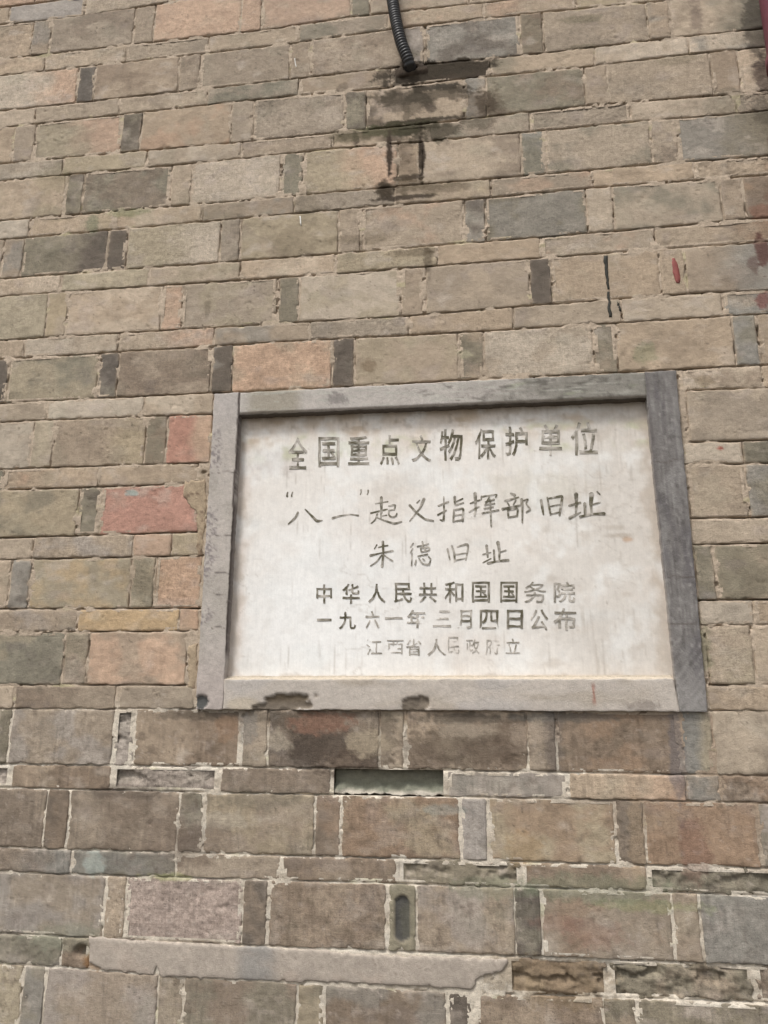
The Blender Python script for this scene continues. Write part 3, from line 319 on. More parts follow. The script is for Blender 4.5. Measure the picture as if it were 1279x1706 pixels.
def brick_arrays(it, k, cell=4.0, simple=False):
    uL, uR, zTL, zTR, zBL, zBR, code = it
    flag = ''
    if '!' in code: code, flag = code.split('!')
    zc = (zTL + zBL) / 2; uc = (uL + uR) / 2
    tall = (zTL - zBL) > 90
    rr = random.Random(k * 7 + 3)
    upper = zc > 1500
    it_, ib_ = (3.0, 1.3) if upper else (1.8, 2.0)
    side = .1 if upper else .0
    quad = [(uL + side, zTL - it_), (uR - side, zTR - it_), (uR - side, zBR + ib_), (uL + side, zBL + ib_)]
    base_d = rr.uniform(-1.3, 1.5); tx = rr.uniform(-1, 1) * 1.2; tz = rr.uniform(-1, 1) * 1.0
    w = max(20, uR - uL); seed = 100 + k * 13
    def dep(U, Z, e):
        d = base_d + tx * (U - uc) / w + tz * (Z - zc) / 120
        amp = 1.0
        d = d + fb(U / 55, Z / 45, seed, 3) * 1.1 + fb(U / 12, Z / 12, seed + 5, 3) * .45
        bev = np.clip(1 - e / 4.5, 0, 1) ** 2 * (1.7 + 2.6 * fb(U / 20, Z / 20, seed + 9, 2))
        d = d + np.maximum(bev, 0)
        # chipped arrises here and there
        chip = sm(.5, 1.0, fb(U / 20, Z / 16, seed + 11, 3)) * np.exp(-e / 5) * 5
        d = d + chip
        if not simple:
            d = d + sm(.8, 1.05, fb(U / 8, Z / 7, seed + 12, 2)) * sm(-.1, .7, fb(U / 70, Z / 70, seed + 13, 2)) * 2.6
            d = d + sm(.09, .0, np.abs(fb(U / 45, Z / 30, seed + 14, 3))) * sm(.5, .9, fb(U / 60, Z / 60, seed + 15, 2)) * 1.8
        if flag == 'E':
            cr = fb(U / 40, Z / 22, seed + 20, 4); cr2 = np.abs(fb(U / 22, Z / 14, seed + 21, 4))
            d = d + 3.5 + cr * 3.5 - cr2 * 3 + sm(.15, .3, fb(U / 60, Z / 26, seed + 22, 4)) * 6 * sm(-28, 6, Z - zc) + fb(U / 7, Z / 7, seed + 25, 2) * .7
            if zc < 960: d = d * 1.5
            d = np.clip(d, .5, 18)
        if flag == 'P':
            d = d + .8 + fb(U / 5, Z / 5, seed + 23, 2) * .9 + sm(.5, .9, fb(U / 9, Z / 9, seed + 24, 2)) * 2
        if flag == 'C':
            hz = (Z - zc) / 30
            d = 24 + fb(U / 30, Z / 20, seed, 3) * 4 - sm(-.3 , -.8, hz + fb(U / 25, Z * 0, seed, 3) * .35) * 18
        if flag == 'O':
            q = np.maximum(0, np.abs(Z - (zc - 2)) - 30)
            rad = np.sqrt((U - uc) ** 2 + q * q) + fb(U / 12, Z / 12, 5, 2) * 1.5
            d = d + sm(18, 14, rad) * 5
        if flag == 'H':
            rad = np.hypot(U - (uc + 12), (Z - (zc + 4)) * 1.4)
            d = d + sm(24, 6, rad) * 22
        return d
    c1 = PAL[code[0]]
    c2 = PAL[code[-1]] if len(code) > 1 else c1
    mode = code[1] if len(code) == 3 else ''
    rr2 = random.Random(k + 77)
    jit = rr.uniform(.94, 1.09); warm = rr.uniform(-.03, .03)
    ph = rr.uniform(-.5, .5)
    mcol = PAL['t'] * 1.04 if upper else lin((186, 172, 152))
    def colr(U, Z, e, s, t):
        c = np.broadcast_to(c1, U.shape + (3,)).copy()
        if len(code) > 1:
            lo = fb(U / 75, Z / 60, seed + 40, 4)
            if mode == '>': wgt = sm(.35, .8, s + lo * .22)
            elif mode == '<': wgt = sm(.65, .2, s + lo * .22)
            else: wgt = sm(-.15, .55, lo + ph * .5) * .75
            c = mixc(c, c2, wgt)
        ca = rr2.uniform(.5, 1.5)
        v = jit * (1 + .10 * ca * fb(U / 60, Z / 45, seed + 41, 3) + .09 * ca * fb(U / 16, Z / 13, seed + 42, 3) + .06 * fb(U / 6, Z / 5, seed + 43, 2))
        c = c * v[..., None]
        c[..., 0] *= 1 + warm; c[..., 2] *= 1 - warm
        # warm / green tinges
        gt = sm(.35, .9, fb(U / 90, Z / 70, seed + 44, 3)) * .16
        c = mixc(c, c.mean(-1, keepdims=True) * np.array([1.06, 1.03, .78]), gt)
        pt = sm(.4, .95, fb(U / 70, Z / 50, seed + 45, 3)) * .3
        c = mixc(c, c.mean(-1, keepdims=True) * np.array([1.16, .97, .86]), pt)
        # pale bloom and dull wiped films
        bl = sm(.25, .9, fb(U / 50, Z / 32, seed + 60, 4)) * rr2.uniform(0, .5) * (0 if code[0] == 'm' else 1)
        c = mixc(c, lw((186, 174, 156)), bl)
        # dark rim along the edges, different on every brick
        rim = np.exp(-e / rr2.uniform(4, 11)) * sm(.0, .7, fb(U / 36, Z / 22, seed + 61, 3)) * .55
        c = mixc(c, c * .62, rim)
        # dark specks and lichen dots
        sp = sm(.85, 1.15, fb(U / 7, Z / 7, seed + 46, 2)) * sm(-.2, .6, fb(U / 60, Z / 60, seed + 47, 2))
        c = mixc(c, lin((84, 76, 64)), sp * .6)
        # dark grime clouds
        dk = sm(.35, 1.0, fb(U / 48, Z / 34, seed + 49, 4)) * (.28 if upper else .5)
        c = mixc(c, c * np.array([.62, .6, .58]), dk)
        # mortar smeared over the arrises
        smr = np.exp(-e / 3.0) * sm(-.45, .35, fb(U / 30, Z / 18, seed + 48, 3))
        c = mixc(c, mcol, smr * (.6 if upper else .12))
        if not upper:
            st_ = sm(.1, .8, fb(U / 6, Z / 70, seed + 50, 3)) * sm(-.1, .6, fb(U / 50, Z / 50, seed + 51, 2))
            c = mixc(c, c * 1.3, st_ * .7)
            s2_ = sm(.05, .8, fb(U / 5, Z / 55, seed + 52, 3)) * sm(-.2, .5, fb(U / 40, Z / 60, seed + 53, 3))
            c = mixc(c, c * .62, s2_ * .55)
            mt = sm(.3, .8, fb(U / 22, Z / 20, seed + 54, 5)) * rr2.uniform(0, .55)
            c = mixc(c, lw((92, 80, 68)), mt)
            wt = sm(.45, .9, fb(U / 14, Z / 12, seed + 55, 4)) * rr2.uniform(0, .45)
            c = mixc(c, lw((186, 174, 158)), wt)
        if flag == 'C':
            c = np.broadcast_to(lin((122, 119, 104)), U.shape + (3,)) * (1 + .16 * fb(U / 18, Z / 12, seed, 4))[..., None]
            c = mixc(c, lin((120, 122, 108)), sm(.5, -.3, (Z - zc) / 30) * .7)
            c = mixc(c, lin((186, 178, 164)), sm(-.5, -.8, (Z - zc) / 30 + fb(U / 20, Z / 20, 3, 3) * .15))
        if flag == 'O':
            q = np.maximum(0, np.abs(Z - (zc - 2)) - 30)
            rad = np.sqrt((U - uc) ** 2 + q * q)
            c = mixc(c, lin((86, 84, 80)), sm(19, 14, rad + fb(U / 10, Z / 10, 8, 2) * 1.5))
            c = mixc(c, lin((148, 142, 122)), sm(15, 22, rad) * .6)
        return c if simple or flag == 'C' else stain(c, U, Z)
    fine = (0, 1.6, 4.0, 7.5) if not simple else (0, 3, 8)
    return block(quad, cell, dep, colr, seed=seed, r=rr.uniform(2.5, 6.5) if not flag == 'C' else 1, fine=fine, wob=(3.0 if flag in ('E', 'C') and flag else .8 if upper else 1.0))

for k, it in enumerate(BR):
    V, F, C = brick_arrays(it, k)
    cen = np.array([(it[0] + it[1]) / 2000, 0.0, (it[2] + it[4]) / 2000])
    gr = random.Random(k + 900).choice((.4, .6, .7, .8, 1.0, 1.2)) * (1.4 if '!P' in it[6] or '!E' in it[6] else 1)
    me = mesh_from('brick', V - cen, F, C, mat=M_BRICK, grain=gr)
    props = {}
    if '!E' in it[6]: props['label'] = 'eroded thin brick with a crumbled face' if it[2] - it[4] < 90 else 'crumbled narrow brick end'
    if '!C' in it[6]: props['label'] = 'deep empty recess where the brick face is lost'
    if '!O' in it[6]: props['label'] = 'narrow brick end with a dark oval hollow'
    link('brick', me, wall, Vector(cen) + WL, **props)

# ---- bricks outside the photograph, joined: same courses carried on
rows = {}
for it in BR:
    tall = (it[2] - it[4]) > 90
    rows.setdefault(round((it[2] + it[4]) / 2 / 12), []).append(it)
levels = []
ordered = []
cur = []
for it in BR:
    if cur and (it[0] < cur[-1][0]): ordered.append(cur); cur = []
    cur.append(it)
ordered.append(cur)
rnd = random.Random(5)
far = []
UMIN, UMAX = -2700, 1900
codes_hi = ['t', 'gt', 'lt', 'go', 'o', 'gb', 'tp', 'g', 'to', 'nk']
codes_lo = ['k', 'gt', 'kg', 'ge', 'kt', 'w', 'n', 'gk', 'bn']
def fill(u0, u1, zt, zb, start_header):
    tall = zt - zb > 90; hdr = start_header; u = u0; out = []
    while u < u1 - 15:
        wd = (56 if hdr else rnd.uniform(262, 285)) if tall else rnd.uniform(262, 290)
        wd = min(wd, u1 - u)
        cl = rnd.choice(codes_hi if zt > 1500 else codes_lo)
        if tall and hdr and rnd.random() < .5: cl = rnd.choice(['n', 'd', 'b', 'k'])
        out.append((u, u + wd - 3, zt, zt, zb, zb, cl)); u += wd; hdr = not hdr
    return out
for row in ordered:
    a = row[0]; b = row[-1]
    lh = (a[1] - a[0]) > 90; rh = (b[1] - b[0]) > 90
    far += [(x[0], x[1], a[2], a[2], a[4], a[4], x[6]) for x in fill(UMIN, a[0] - 2, a[2], a[4], lh)]
    far += fill(b[1] + 3, UMAX, b[3], b[5], rh)
ztop = ordered[0][0][2]
z = ordered[-1][0][4]; tall = False; q = 0
zz = min(i[4] for i in ordered[-1])
while zz > 5:
    h = 135 if tall else 59
    far += fill(UMIN + rnd.uniform(-200, 0), UMAX, zz, max(zz - h, 0), rnd.random() < .5); zz -= h; tall = not tall
# the rows that leave the top of the photograph: continue rows upward from each side of the frame
zz = max(max(i[2], i[3]) for r_ in ordered[:2] for i in r_); 
top_row_z = {}
tall = (ordered[0][0][2] - ordered[0][0][4]) < 90
zz = ordered[0][0][2]
while zz < 4350:
    h = 135 if tall else 59
    far += fill(UMIN + rnd.uniform(-200, 0), UMAX, zz + h, zz, rnd.random() < .5); zz += h; tall = not tall
Vs, Fs, Cs, n = [], [], [], 0
for k, it in enumerate(far):
    if it[1] - it[0] < 12: continue
    V, F, C = brick_arrays(it, 5000 + k, 26, True)
    Vs.append(V); Fs.append(F + n); Cs.append(C); n += len(V)
V = np.concatenate(Vs) - np.array([-0.4, 0, 0])
link('outer_bricks', mesh_from('outer_bricks', V, np.concatenate(Fs), np.concatenate(Cs), mat=M_BRICK), wall, kind='stuff')

# ---- masonry core behind everything, and the coarse bedding mortar of the outer courses
def box(x0, x1, y0, y1, z0, z1):
    V = [(x, y, z) for x in (x0, x1) for y in (y0, y1) for z in (z0, z1)]
    F = [(0, 1, 3, 2), (4, 6, 7, 5), (0, 4, 5, 1), (2, 3, 7, 6), (0, 2, 6, 4), (1, 5, 7, 3)]
    return np.array(V, float), np.array(F)
V, F = box(UMIN / 1000 + .4, UMAX / 1000 + .4, .012, .32, 0, 4.35)
# a hole for the plaque is not needed: its slab and bars are set in front of this core
C = np.tile(lin((178, 162, 138)), (8, 1))
V[:, 1] = np.where(V[:, 1] < .1, .0465, V[:, 1])
link('wall_core', mesh_from('wall_core', V, F, C, smooth=False, mat=M_MORTAR), wall)
V, F = [], []
def coarse(x0, x1, z0, z1):
    nn = len(V); V.extend([(x0, .005, z0), (x1, .005, z0), (x1, .005, z1), (x0, .005, z1)]); F.append((nn, nn + 1, nn + 2, nn + 3))

# ---- fine mortar joints
U0, U1, Z0, Z1 = -1700.0, 900.0, 780.0, 3800.0
for (x0, x1, z0, z1) in ((UMIN, U0, 0, 4350), (U1, UMAX, 0, 4350), (U0, U1, 0, Z0), (U0, U1, Z1, 4350)):
    coarse(x0 / 1000 + .4, x1 / 1000 + .4, z0 / 1000, z1 / 1000)
link('outer_mortar', mesh_from('outer_mortar', V, F, np.tile(lin((180, 165, 142)), (len(V), 1)), smooth=False, mat=M_MORTAR), wall)
DU, DZ = 2.2, 2.0
us = np.arange(U0, U1 + .1, DU); zs = np.arange(Z0, Z1 + .1, DZ)
UU, ZZ = np.meshgrid(us, zs)
groove = np.zeros(UU.shape, np.float32)
hide = np.zeros(UU.shape, bool)
for it in BR + [f for f in far if f[1] > U0 and f[0] < U1 and f[2] > Z0 and f[4] < Z1]:
    uL, uR, zTL, zTR, zBL, zBR, code = it
    i0 = max(0, int((uL - 3 - U0) / DU)); i1 = min(len(us), int((uR + 3 - U0) / DU) + 2)
    j0 = max(0, int((min(zBL, zBR) - 8 - Z0) / DZ)); j1 = min(len(zs), int((max(zTL, zTR) + 4 - Z0) / DZ) + 2)
    if i1 <= i0 or j1 <= j0: continue
    u = UU[j0:j1, i0:i1]; z = ZZ[j0:j1, i0:i1]
    s = np.clip((u - uL) / (uR - uL), 0, 1)
    zb = zBL + (zBR - zBL) * s; zt = zTL + (zTR - zTL) * s
    hi_ = zb.mean() > 1500
    gz = np.exp(-((z - zb - .3) / 2.4) ** 2) * (1 if hi_ else .5)
    ez = ((z < zt) & (z > zb)) * (1.0 if hi_ else .25)
    gl = np.exp(-((u - (uL - .4)) / 1.7) ** 2) * ez * sm(-.5, .5, fb(z / 50, u / 50, 911, 2))
    gr = np.exp(-((u - (uR + .4)) / 1.7) ** 2) * ez * sm(-.2, .6, fb(z / 50, u / 50, 912, 2)) 
    gz = np.maximum(gz, np.maximum(gl, gr) * .6)
    groove[j0:j1, i0:i1] = np.maximum(groove[j0:j1, i0:i1], gz)
    ins = 8 if '!C' not in code else -1
    inside = (u > uL + ins) & (u < uR - ins) & (z < zt - ins) & (z > zb + ins)
    hide[j0:j1, i0:i1] |= inside
hide |= (UU > FRX0 + 6) & (UU < FRX1 - 6) & (ZZ > FRZ0 + 6) & (ZZ < FRZ1 - 6)
# vertical joints that have lost their pointing in places
upz = up_(ZZ)
n1 = fb(UU / 45, ZZ / 30, 900, 3); n2 = fb(UU / 9, ZZ / 9, 901, 3); n3 = fb(UU / 140, ZZ / 60, 902, 2)
dep = 1.0 + n1 * 1.1 + n2 * .7
dep = dep * upz + (1.5 + n1 * .7 + n2 * .6) * (1 - upz)
dep = dep + groove * np.clip(7 + 12 * n1 + 6 * n3, 0, 18)
dep = dep + sm(.55, .85, fb(UU / 20, ZZ / 20, 903, 3)) * 8 * (.35 + .65 * upz)
rz_ = sm(20, 60, UU) * sm(905, 925, ZZ + 8 * n1) * sm(990, 972, ZZ + 8 * n1)
dep = dep + rz_ * (5 + 3 * n1)
dep = np.clip(dep, -.9 + 1.3 * (1 - upz), 22)
cu = lw((181, 165, 142)); cl = lin((212, 201, 184))
col = cl * (1 - upz[..., None]) + cu * upz[..., None]
col = col * (1 + .09 * n2 + .07 * fb(UU / 80, ZZ / 80, 905, 3))[..., None]
col = mixc(col, lw((148, 134, 114)), sm(.0, .8, fb(UU / 60, ZZ / 25, 906, 3)) * .5)
rt = sm(50, 420, UU + fb(UU / 150, ZZ / 60, 915, 3) * 260) * sm(1120, 1260, ZZ) * (1 - upz)      # right under the plaque the joints are earth coloured
rt = np.maximum(rt, sm(1420, 1480, ZZ + 30 * n3) * (1 - upz) * sm(-700, -500, UU))
col = mixc(col, lin((150, 130, 110)), rt * .85)
rt = np.maximum(rt, rz_ * .7)
col = mixc(col, lin((208, 200, 186)), sm(-.1, .7, fb(UU / 110, ZZ / 40, 916, 3)) * (1 - upz) * (1 - rt) * .7)
col = mixc(col, lin((190, 190, 130)), sm(.55, 1.0, fb(UU / 90, ZZ / 30, 907, 3)) * .25)
# the bottom left joints are whiter, the deep bed cracks darker
col = mixc(col, lin((92, 78, 62)), np.clip(sm(.55, .95, groove) * sm(-.5, .4, n1) * .6, 0, 1))
col = stain(col, UU, ZZ, .9)
keep = ~(hide[:-1, :-1] & hide[1:, :-1] & hide[:-1, 1:] & hide[1:, 1:])
idx = np.arange(UU.size).reshape(UU.shape)
F = np.stack([idx[:-1, :-1], idx[:-1, 1:], idx[1:, 1:], idx[1:, :-1]], -1)[keep]
used, inv = np.unique(F.ravel(), return_inverse=True)
V = np.stack([UU, dep, ZZ], -1).reshape(-1, 3)[used] / 1000 - np.array([-0.4, 0, 0])
link('mortar', mesh_from('mortar', V, inv.reshape(-1, 4), col.reshape(-1, 3)[used], mat=M_MORTAR), wall)
del UU, ZZ, groove, hide, dep, col

# ---- helpers for outlined patches on the wall
def sheet(name, pts, y_mm, thick, mat, parent, off, color=None, subdiv=5.0, rough_edge=1.0, seed=1, colfn=None, **props):
    """outline -> slightly domed patch: front sheet clipped from a fine grid, with a skirt"""
    P_ = np.array(pts, float)
    # densify and roughen the outline
    out = []
    for i in range(len(P_)):
        a = P_[i]; b = P_[(i + 1) % len(P_)]
        n_ = max(1, int(np.linalg.norm(b - a) / subdiv))
        for j in range(n_): out.append(a + (b - a) * j / n_)
    P_ = np.array(out)
    P_ = P_ + np.stack([fb(P_[:, 0] / 12, P_[:, 1] / 12, seed, 2), fb(P_[:, 0] / 12, P_[:, 1] / 12, seed + 3, 2)], -1) * rough_edge
    from mathutils.geometry import delaunay_2d_cdt
    lo = P_.min(0); hi = P_.max(0)
    gx, gz = np.meshgrid(np.arange(lo[0] + 2, hi[0], subdiv), np.arange(lo[1] + 2, hi[1], subdiv))
    pts_in = np.stack([gx.ravel(), gz.ravel()], -1)
    vv = [Vector(p) for p in P_] + [Vector(p) for p in pts_in]
    n_ = len(P_)
    co, _, fc, *_r = delaunay_2d_cdt(vv, [], [list(range(n_))], 1, 1e-4)
    co = np.array([tuple(c) for c in co])
    fc = np.array([f for f in fc if len(f) == 3])
    # orientation -> facing -Y
    a, b, c = co[fc[:, 0]], co[fc[:, 1]], co[fc[:, 2]]
    cr = (b[:, 0] - a[:, 0]) * (c[:, 1] - a[:, 1]) - (b[:, 1] - a[:, 1]) * (c[:, 0] - a[:, 0])
    fc = np.where((cr < 0)[:, None], fc[:, ::-1], fc)
    d = np.min(np.hypot(co[:, None, 0] - P_[None, :, 0], co[:, None, 1] - P_[None, :, 1]), axis=1)
    y = y_mm + np.clip(1 - d / 5, 0, 1) ** 2 * min(thick * .5, 1.3) + fb(co[:, 0] / 30, co[:, 1] / 30, seed + 5, 3) * .25 * min(thick, 3)
    nv = len(co)
    # boundary edges
    from collections import Counter
    ed = Counter(); dirs = {}
    for t_ in fc:
        for q_ in range(3):
            e_ = (int(t_[q_]), int(t_[(q_ + 1) % 3])); ed[tuple(sorted(e_))] += 1; dirs[tuple(sorted(e_))] = e_
    be = [dirs[e_] for e_, n2_ in ed.items() if n2_ == 1]
    V = np.concatenate([np.stack([co[:, 0], y, co[:, 1]], -1), np.stack([co[:, 0], np.full(nv, y_mm + thick), co[:, 1]], -1)])
    F = list(map(tuple, fc)) 
    for (i, j) in be: F += [(i, nv + i, nv + j), (i, nv + j, j)]
    C = None
    if colfn is not None:
        C = colfn(V[:, 0], V[:, 2])
    elif color is not None:
        C = np.tile(color, (len(V), 1))
    V = V / 1000 + np.array(off)
    return link(name, mesh_from(name, V, np.array(F), C, mat=mat), parent, **props)

def plast_col(U, Z):
    c = np.tile(lin((172, 161, 149)), (len(U), 1))
    c = c * (1 + .09 * fb(U / 30, Z / 30, 61, 3) + .09 * fb(U / 6, Z / 6, 62, 2))[:, None]
    c = mixc(c, lin((142, 140, 136)), sm(60, 20, np.abs(U + 545)) * .7)
    c = mixc(c, lin((176, 160, 146)), sm(.3, .9, fb(U / 70, Z / 40, 63, 3)) * .4)
    c = mixc(c, lin((120, 108, 98)), sm(.9, 1.2, fb(U / 7, Z / 7, 64, 2)) * .5)
    return c
OFF = (0.4, 0, 0)
sheet('plaster_patch', MI['plaster'], -2.2, 8.0, M_RENDER, wall, OFF, colfn=plast_col, rough_edge=2.6, seed=21,
      label='long smooth strip of pinkish cement with a broken right end')
def strip(pts, hw):
    L_, R_ = [], []
    for i, (x, z) in enumerate(pts):
        w = hw[i] if isinstance(hw, (list, tuple)) else hw
        L_.append((x - w, z)); R_.append((x + w, z))
    return L_ + R_[::-1]
sheet('tar_drip', strip(MI['tar'][:3] + [(326, 2556)], [5.5, 4, 3.2, 2.8]), -2.6, 5, M_TAR, wall, OFF, rough_edge=2.0, seed=31, label='upper part of the black drip beside the red mark')
sheet('tar_drip', strip([(327, 2548)] + MI['tar'][4:], [2.4, 3.2, 3.6]), -2.4, 5, M_TAR, wall, OFF, rough_edge=2.0, seed=32, label='lower part of the black drip beside the red mark')
sheet('tar_drip', strip([(347, 2518), (352, 2492)], [2.5, 4]), -1.6, 5, M_TAR, wall, OFF, rough_edge=2.0, seed=33)
sheet('paint_mark', strip([(494, 2632), (496, 2618), (498, 2595), (500, 2572), (500, 2560)], [3, 7, 8.5, 7, 4]), -3.2, 4, M_RED, wall, OFF, rough_edge=1.0, seed=34, label='short upright dab of red paint')
sheet('paint_scratch', strip(MI['scr'], [1.6, 1.6]), -2.6, 4, M_WHITE, wall, OFF, rough_edge=1.0, seed=35)
sheet('paint_scratch', strip(MI['scr2'], [1.2, 1.6]), -2.6, 4, M_WHITE, wall, OFF, rough_edge=1.0, seed=36)
# crumbled mortar rubble between brick and plaque, left
def rub_col(U, Z):
    c = np.tile(lin((172, 154, 130)), (len(U), 1)) * (1 + .12 * fb(U / 12, Z / 12, 66, 3))[:, None]
    c = mixc(c, lin((112, 92, 76)), sm(.2, .7, fb(U / 16, Z / 20, 67, 3)) * .8)
    return c
sheet('loose_mortar', [(-792, 2075), (-735, 2080), (-729, 2000), (-730, 1880), (-745, 1872), (-752, 1990), (-790, 2030)], -1.5, 8, M_MORTAR, wall, OFF, colfn=rub_col, rough_edge=4, seed=41,
      label='crumbling mortar beside the left edge of the plaque')
sheet('loose_mortar', [(-752, 1650), (-727, 1655), (-726, 1540), (-745, 1545)], -1.0, 7, M_MORTAR, wall, OFF, colfn=rub_col, rough_edge=4, seed=42)

# ------------------------------------------------------------------ the plaque
plaque = root('stone_plaque', (-0.125, 0, 1.493), 'large white stone plaque with faded carved Chinese inscription in a grey cement frame', 'plaque')
PO = np.array([0.125, 0, -1.493])
def sc(pt, y):                          # wall-plane measurement -> true position at depth y (mm)
    k = (1870 + y) / 1870
    return (pt[0] * k, 1500 + (pt[1] - 1500) * k)
YF, YS = -9.0, 18.0
fr = {k: sc(v, YF) for k, v in FR.items()}

def bar(name, quad, seed, colfn, depfn=None, **props):
    def dep(U, Z, e):
        d = YF + fb(U / 80, Z / 80, seed, 3) * 1.0 + fb(U / 14, Z / 14, seed + 1, 3) * .35 + np.clip(1 - e / 4, 0, 1) ** 2 * .8
        return d + (depfn(U, Z) if depfn else 0)
    V, F, C = block(quad, 4.0, dep, lambda U, Z, e, s, t: colfn(U, Z, e, s, t), back=32, wob=.9, r=2, seed=seed, side_col=lin((172, 163, 155)) if seed != 303 else lin((92, 82, 72)))  # top bar's sides are dark: shade on its underside painted in
    return link(name, mesh_from(name, V + PO, F, C, mat=M_RENDER), plaque, **props)

def cracks(c, U, Z, lst):
    for (u0, u1, z0, wd) in lst:
        m = (U > u0) & (U < u1)
        w = sm(wd + 1.6, wd * .4, np.abs(Z - z0 - fb(U / 25, Z * 0, int(z0), 2) * 3)) * m
        c = mixc(c, lin((96, 88, 84)), w * .75)
    return c

def col_left(U, Z, e, s, t):
    c = np.broadcast_to(lin((182, 174, 166)), U.shape + (3,)).copy()
    c = mixc(c, lin((178, 171, 166)), sm(2120, 2300, Z) * .8)
    c = mixc(c, lin((168, 161, 152)), sm(.0, .6, fb(U / 60, Z / 90, 201, 3)) * .7)
    c = mixc(c, lin((176, 164, 158)), sm(1680, 1540, Z) * .6)
    # lilac crust where the cement has scuffed, along the outer edge
    for zc, rz in ((2150, 60), (1950, 50), (1860, 70), (1720, 30)):
        w = sm(1.1, .5, np.hypot((U + 712) / 26, (Z - zc) / rz) + fb(U / 8, Z / 8, 202, 3) * .4)
        c = mixc(c, lin((128, 120, 120)), w * sm(-.2, .4, fb(U / 5, Z / 5, 203, 2)) * .85)
    c = c * (1 + .06 * fb(U / 20, Z / 20, 204, 3) + .05 * fb(U / 5, Z / 5, 205, 2))[..., None]
    c = cracks(c, U, Z, [(-700, -648, 2095, 1), (-700, -648, 1925, 1), (-690, -648, 1830, 1), (-690, -655, 1775, .8), (-690, -655, 1690, .8)])
    # dark hairline crack along the inner arris
    c = mixc(c, lin((70, 60, 56)), sm(3.4, 1.6, np.abs(U + 651 + fb(Z / 40, Z * 0, 206, 3) * 1.5)) * sm(1610, 1640, Z) * .9)
    c = mixc(c, lin((92, 92, 90)), sm(1.1, .8, np.hypot((U + 708) / 17, (Z - 1510) / 18) + fb(U / 9, Z / 9, 207, 2) * .2))
    return c
def dep_left(U, Z):
    return sm(1.1, .9, np.hypot((U + 708) / 17, (Z - 1510) / 18) + fb(U / 9, Z / 9, 207, 2) * .2) * 7
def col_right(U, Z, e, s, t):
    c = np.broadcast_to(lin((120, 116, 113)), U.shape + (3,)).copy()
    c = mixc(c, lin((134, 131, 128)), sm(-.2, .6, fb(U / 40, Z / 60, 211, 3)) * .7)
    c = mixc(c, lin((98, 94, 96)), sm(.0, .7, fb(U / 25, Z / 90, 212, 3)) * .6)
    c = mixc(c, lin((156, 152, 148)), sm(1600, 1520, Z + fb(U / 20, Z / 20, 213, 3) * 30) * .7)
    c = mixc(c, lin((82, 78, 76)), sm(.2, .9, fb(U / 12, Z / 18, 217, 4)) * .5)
    c = mixc(c, lin((160, 156, 152)), sm(.35, .9, fb(U / 9, Z / 14, 218, 4)) * .5)
    # comb scratches: upright above, slanting below
    tw = sm(1680, 1620, Z)
    a = fb(U / 3.6, Z / 60, 214, 3) * (1 - tw) + fb((U * .8 + Z * -.6) / 3.2, (U * .6 + Z * .8) / 90, 215, 2) * tw
    c = mixc(c, lin((150, 147, 143)), sm(.1, .9, a) * .5)
    c = mixc(c, lin((88, 84, 82)), sm(.1, .9, -a) * .4)
    c = c * (1 + .06 * fb(U / 9, Z / 9, 216, 3))[..., None]
    c = mixc(c, lin((90, 84, 84)), sm(5, 1, np.abs(U - 402 + (Z < 1e9) * 0)) * .5)
    return cracks(c, U, Z, [(404, 470, 2080, 1.5), (410, 470, 1795, 1.5), (405, 465, 1690, 1.5)])
def col_top(U, Z, e, s, t):
    c = np.broadcast_to(lin((182, 175, 168)), U.shape + (3,)).copy()
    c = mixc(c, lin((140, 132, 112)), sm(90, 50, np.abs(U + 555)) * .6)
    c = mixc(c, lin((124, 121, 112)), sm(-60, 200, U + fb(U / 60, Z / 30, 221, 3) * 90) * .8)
    c = mixc(c, lin((84, 80, 74)), sm(.2, .9, fb(U / 30, Z / 9, 227, 4)) * sm(-250, 150, U) * .6)
    st_ = fb(U / 60, Z / 4, 222, 3)
    c = mixc(c, lin((178, 176, 166)), sm(.2, .8, st_) * .6)
    c = mixc(c, lin((150, 156, 130)), sm(.5, .9, fb(U / 70, Z / 7, 223, 3)) * sm(-60, 60, U) * .5)
    c = mixc(c, lin((92, 86, 80)), sm(.35, .9, fb(U / 22, Z / 9, 224, 4)) * sm(-350, -100, U) * .6)
    c = mixc(c, lin((104, 98, 96)), sm(.9, .4, np.hypot((U + 380) / 40, (Z - 2285) / 26) + fb(U / 9, Z / 9, 225, 3) * .4) * .6)
    c = mixc(c, lin((74, 65, 56)), sm(2262, 2258, Z - (U + 652) * -.006) * .85)  # dark band at the lower edge, underside shade put into the colour
    return c * (1 + .05 * fb(U / 12, Z / 8, 226, 3))[..., None]
def chipw(U, Z):
    a = sm(1.1, .9, np.hypot((U + 500) / 68, (Z - 1500 - (U + 560) * .12) / 26) + fb(U / 22, Z / 14, 231, 3) * .28)
    b = sm(1.1, .9, np.hypot((U + 183) / 30, (Z - 1505) / 20) + fb(U / 14, Z / 12, 232, 3) * .3)
    return np.maximum(a, b), b
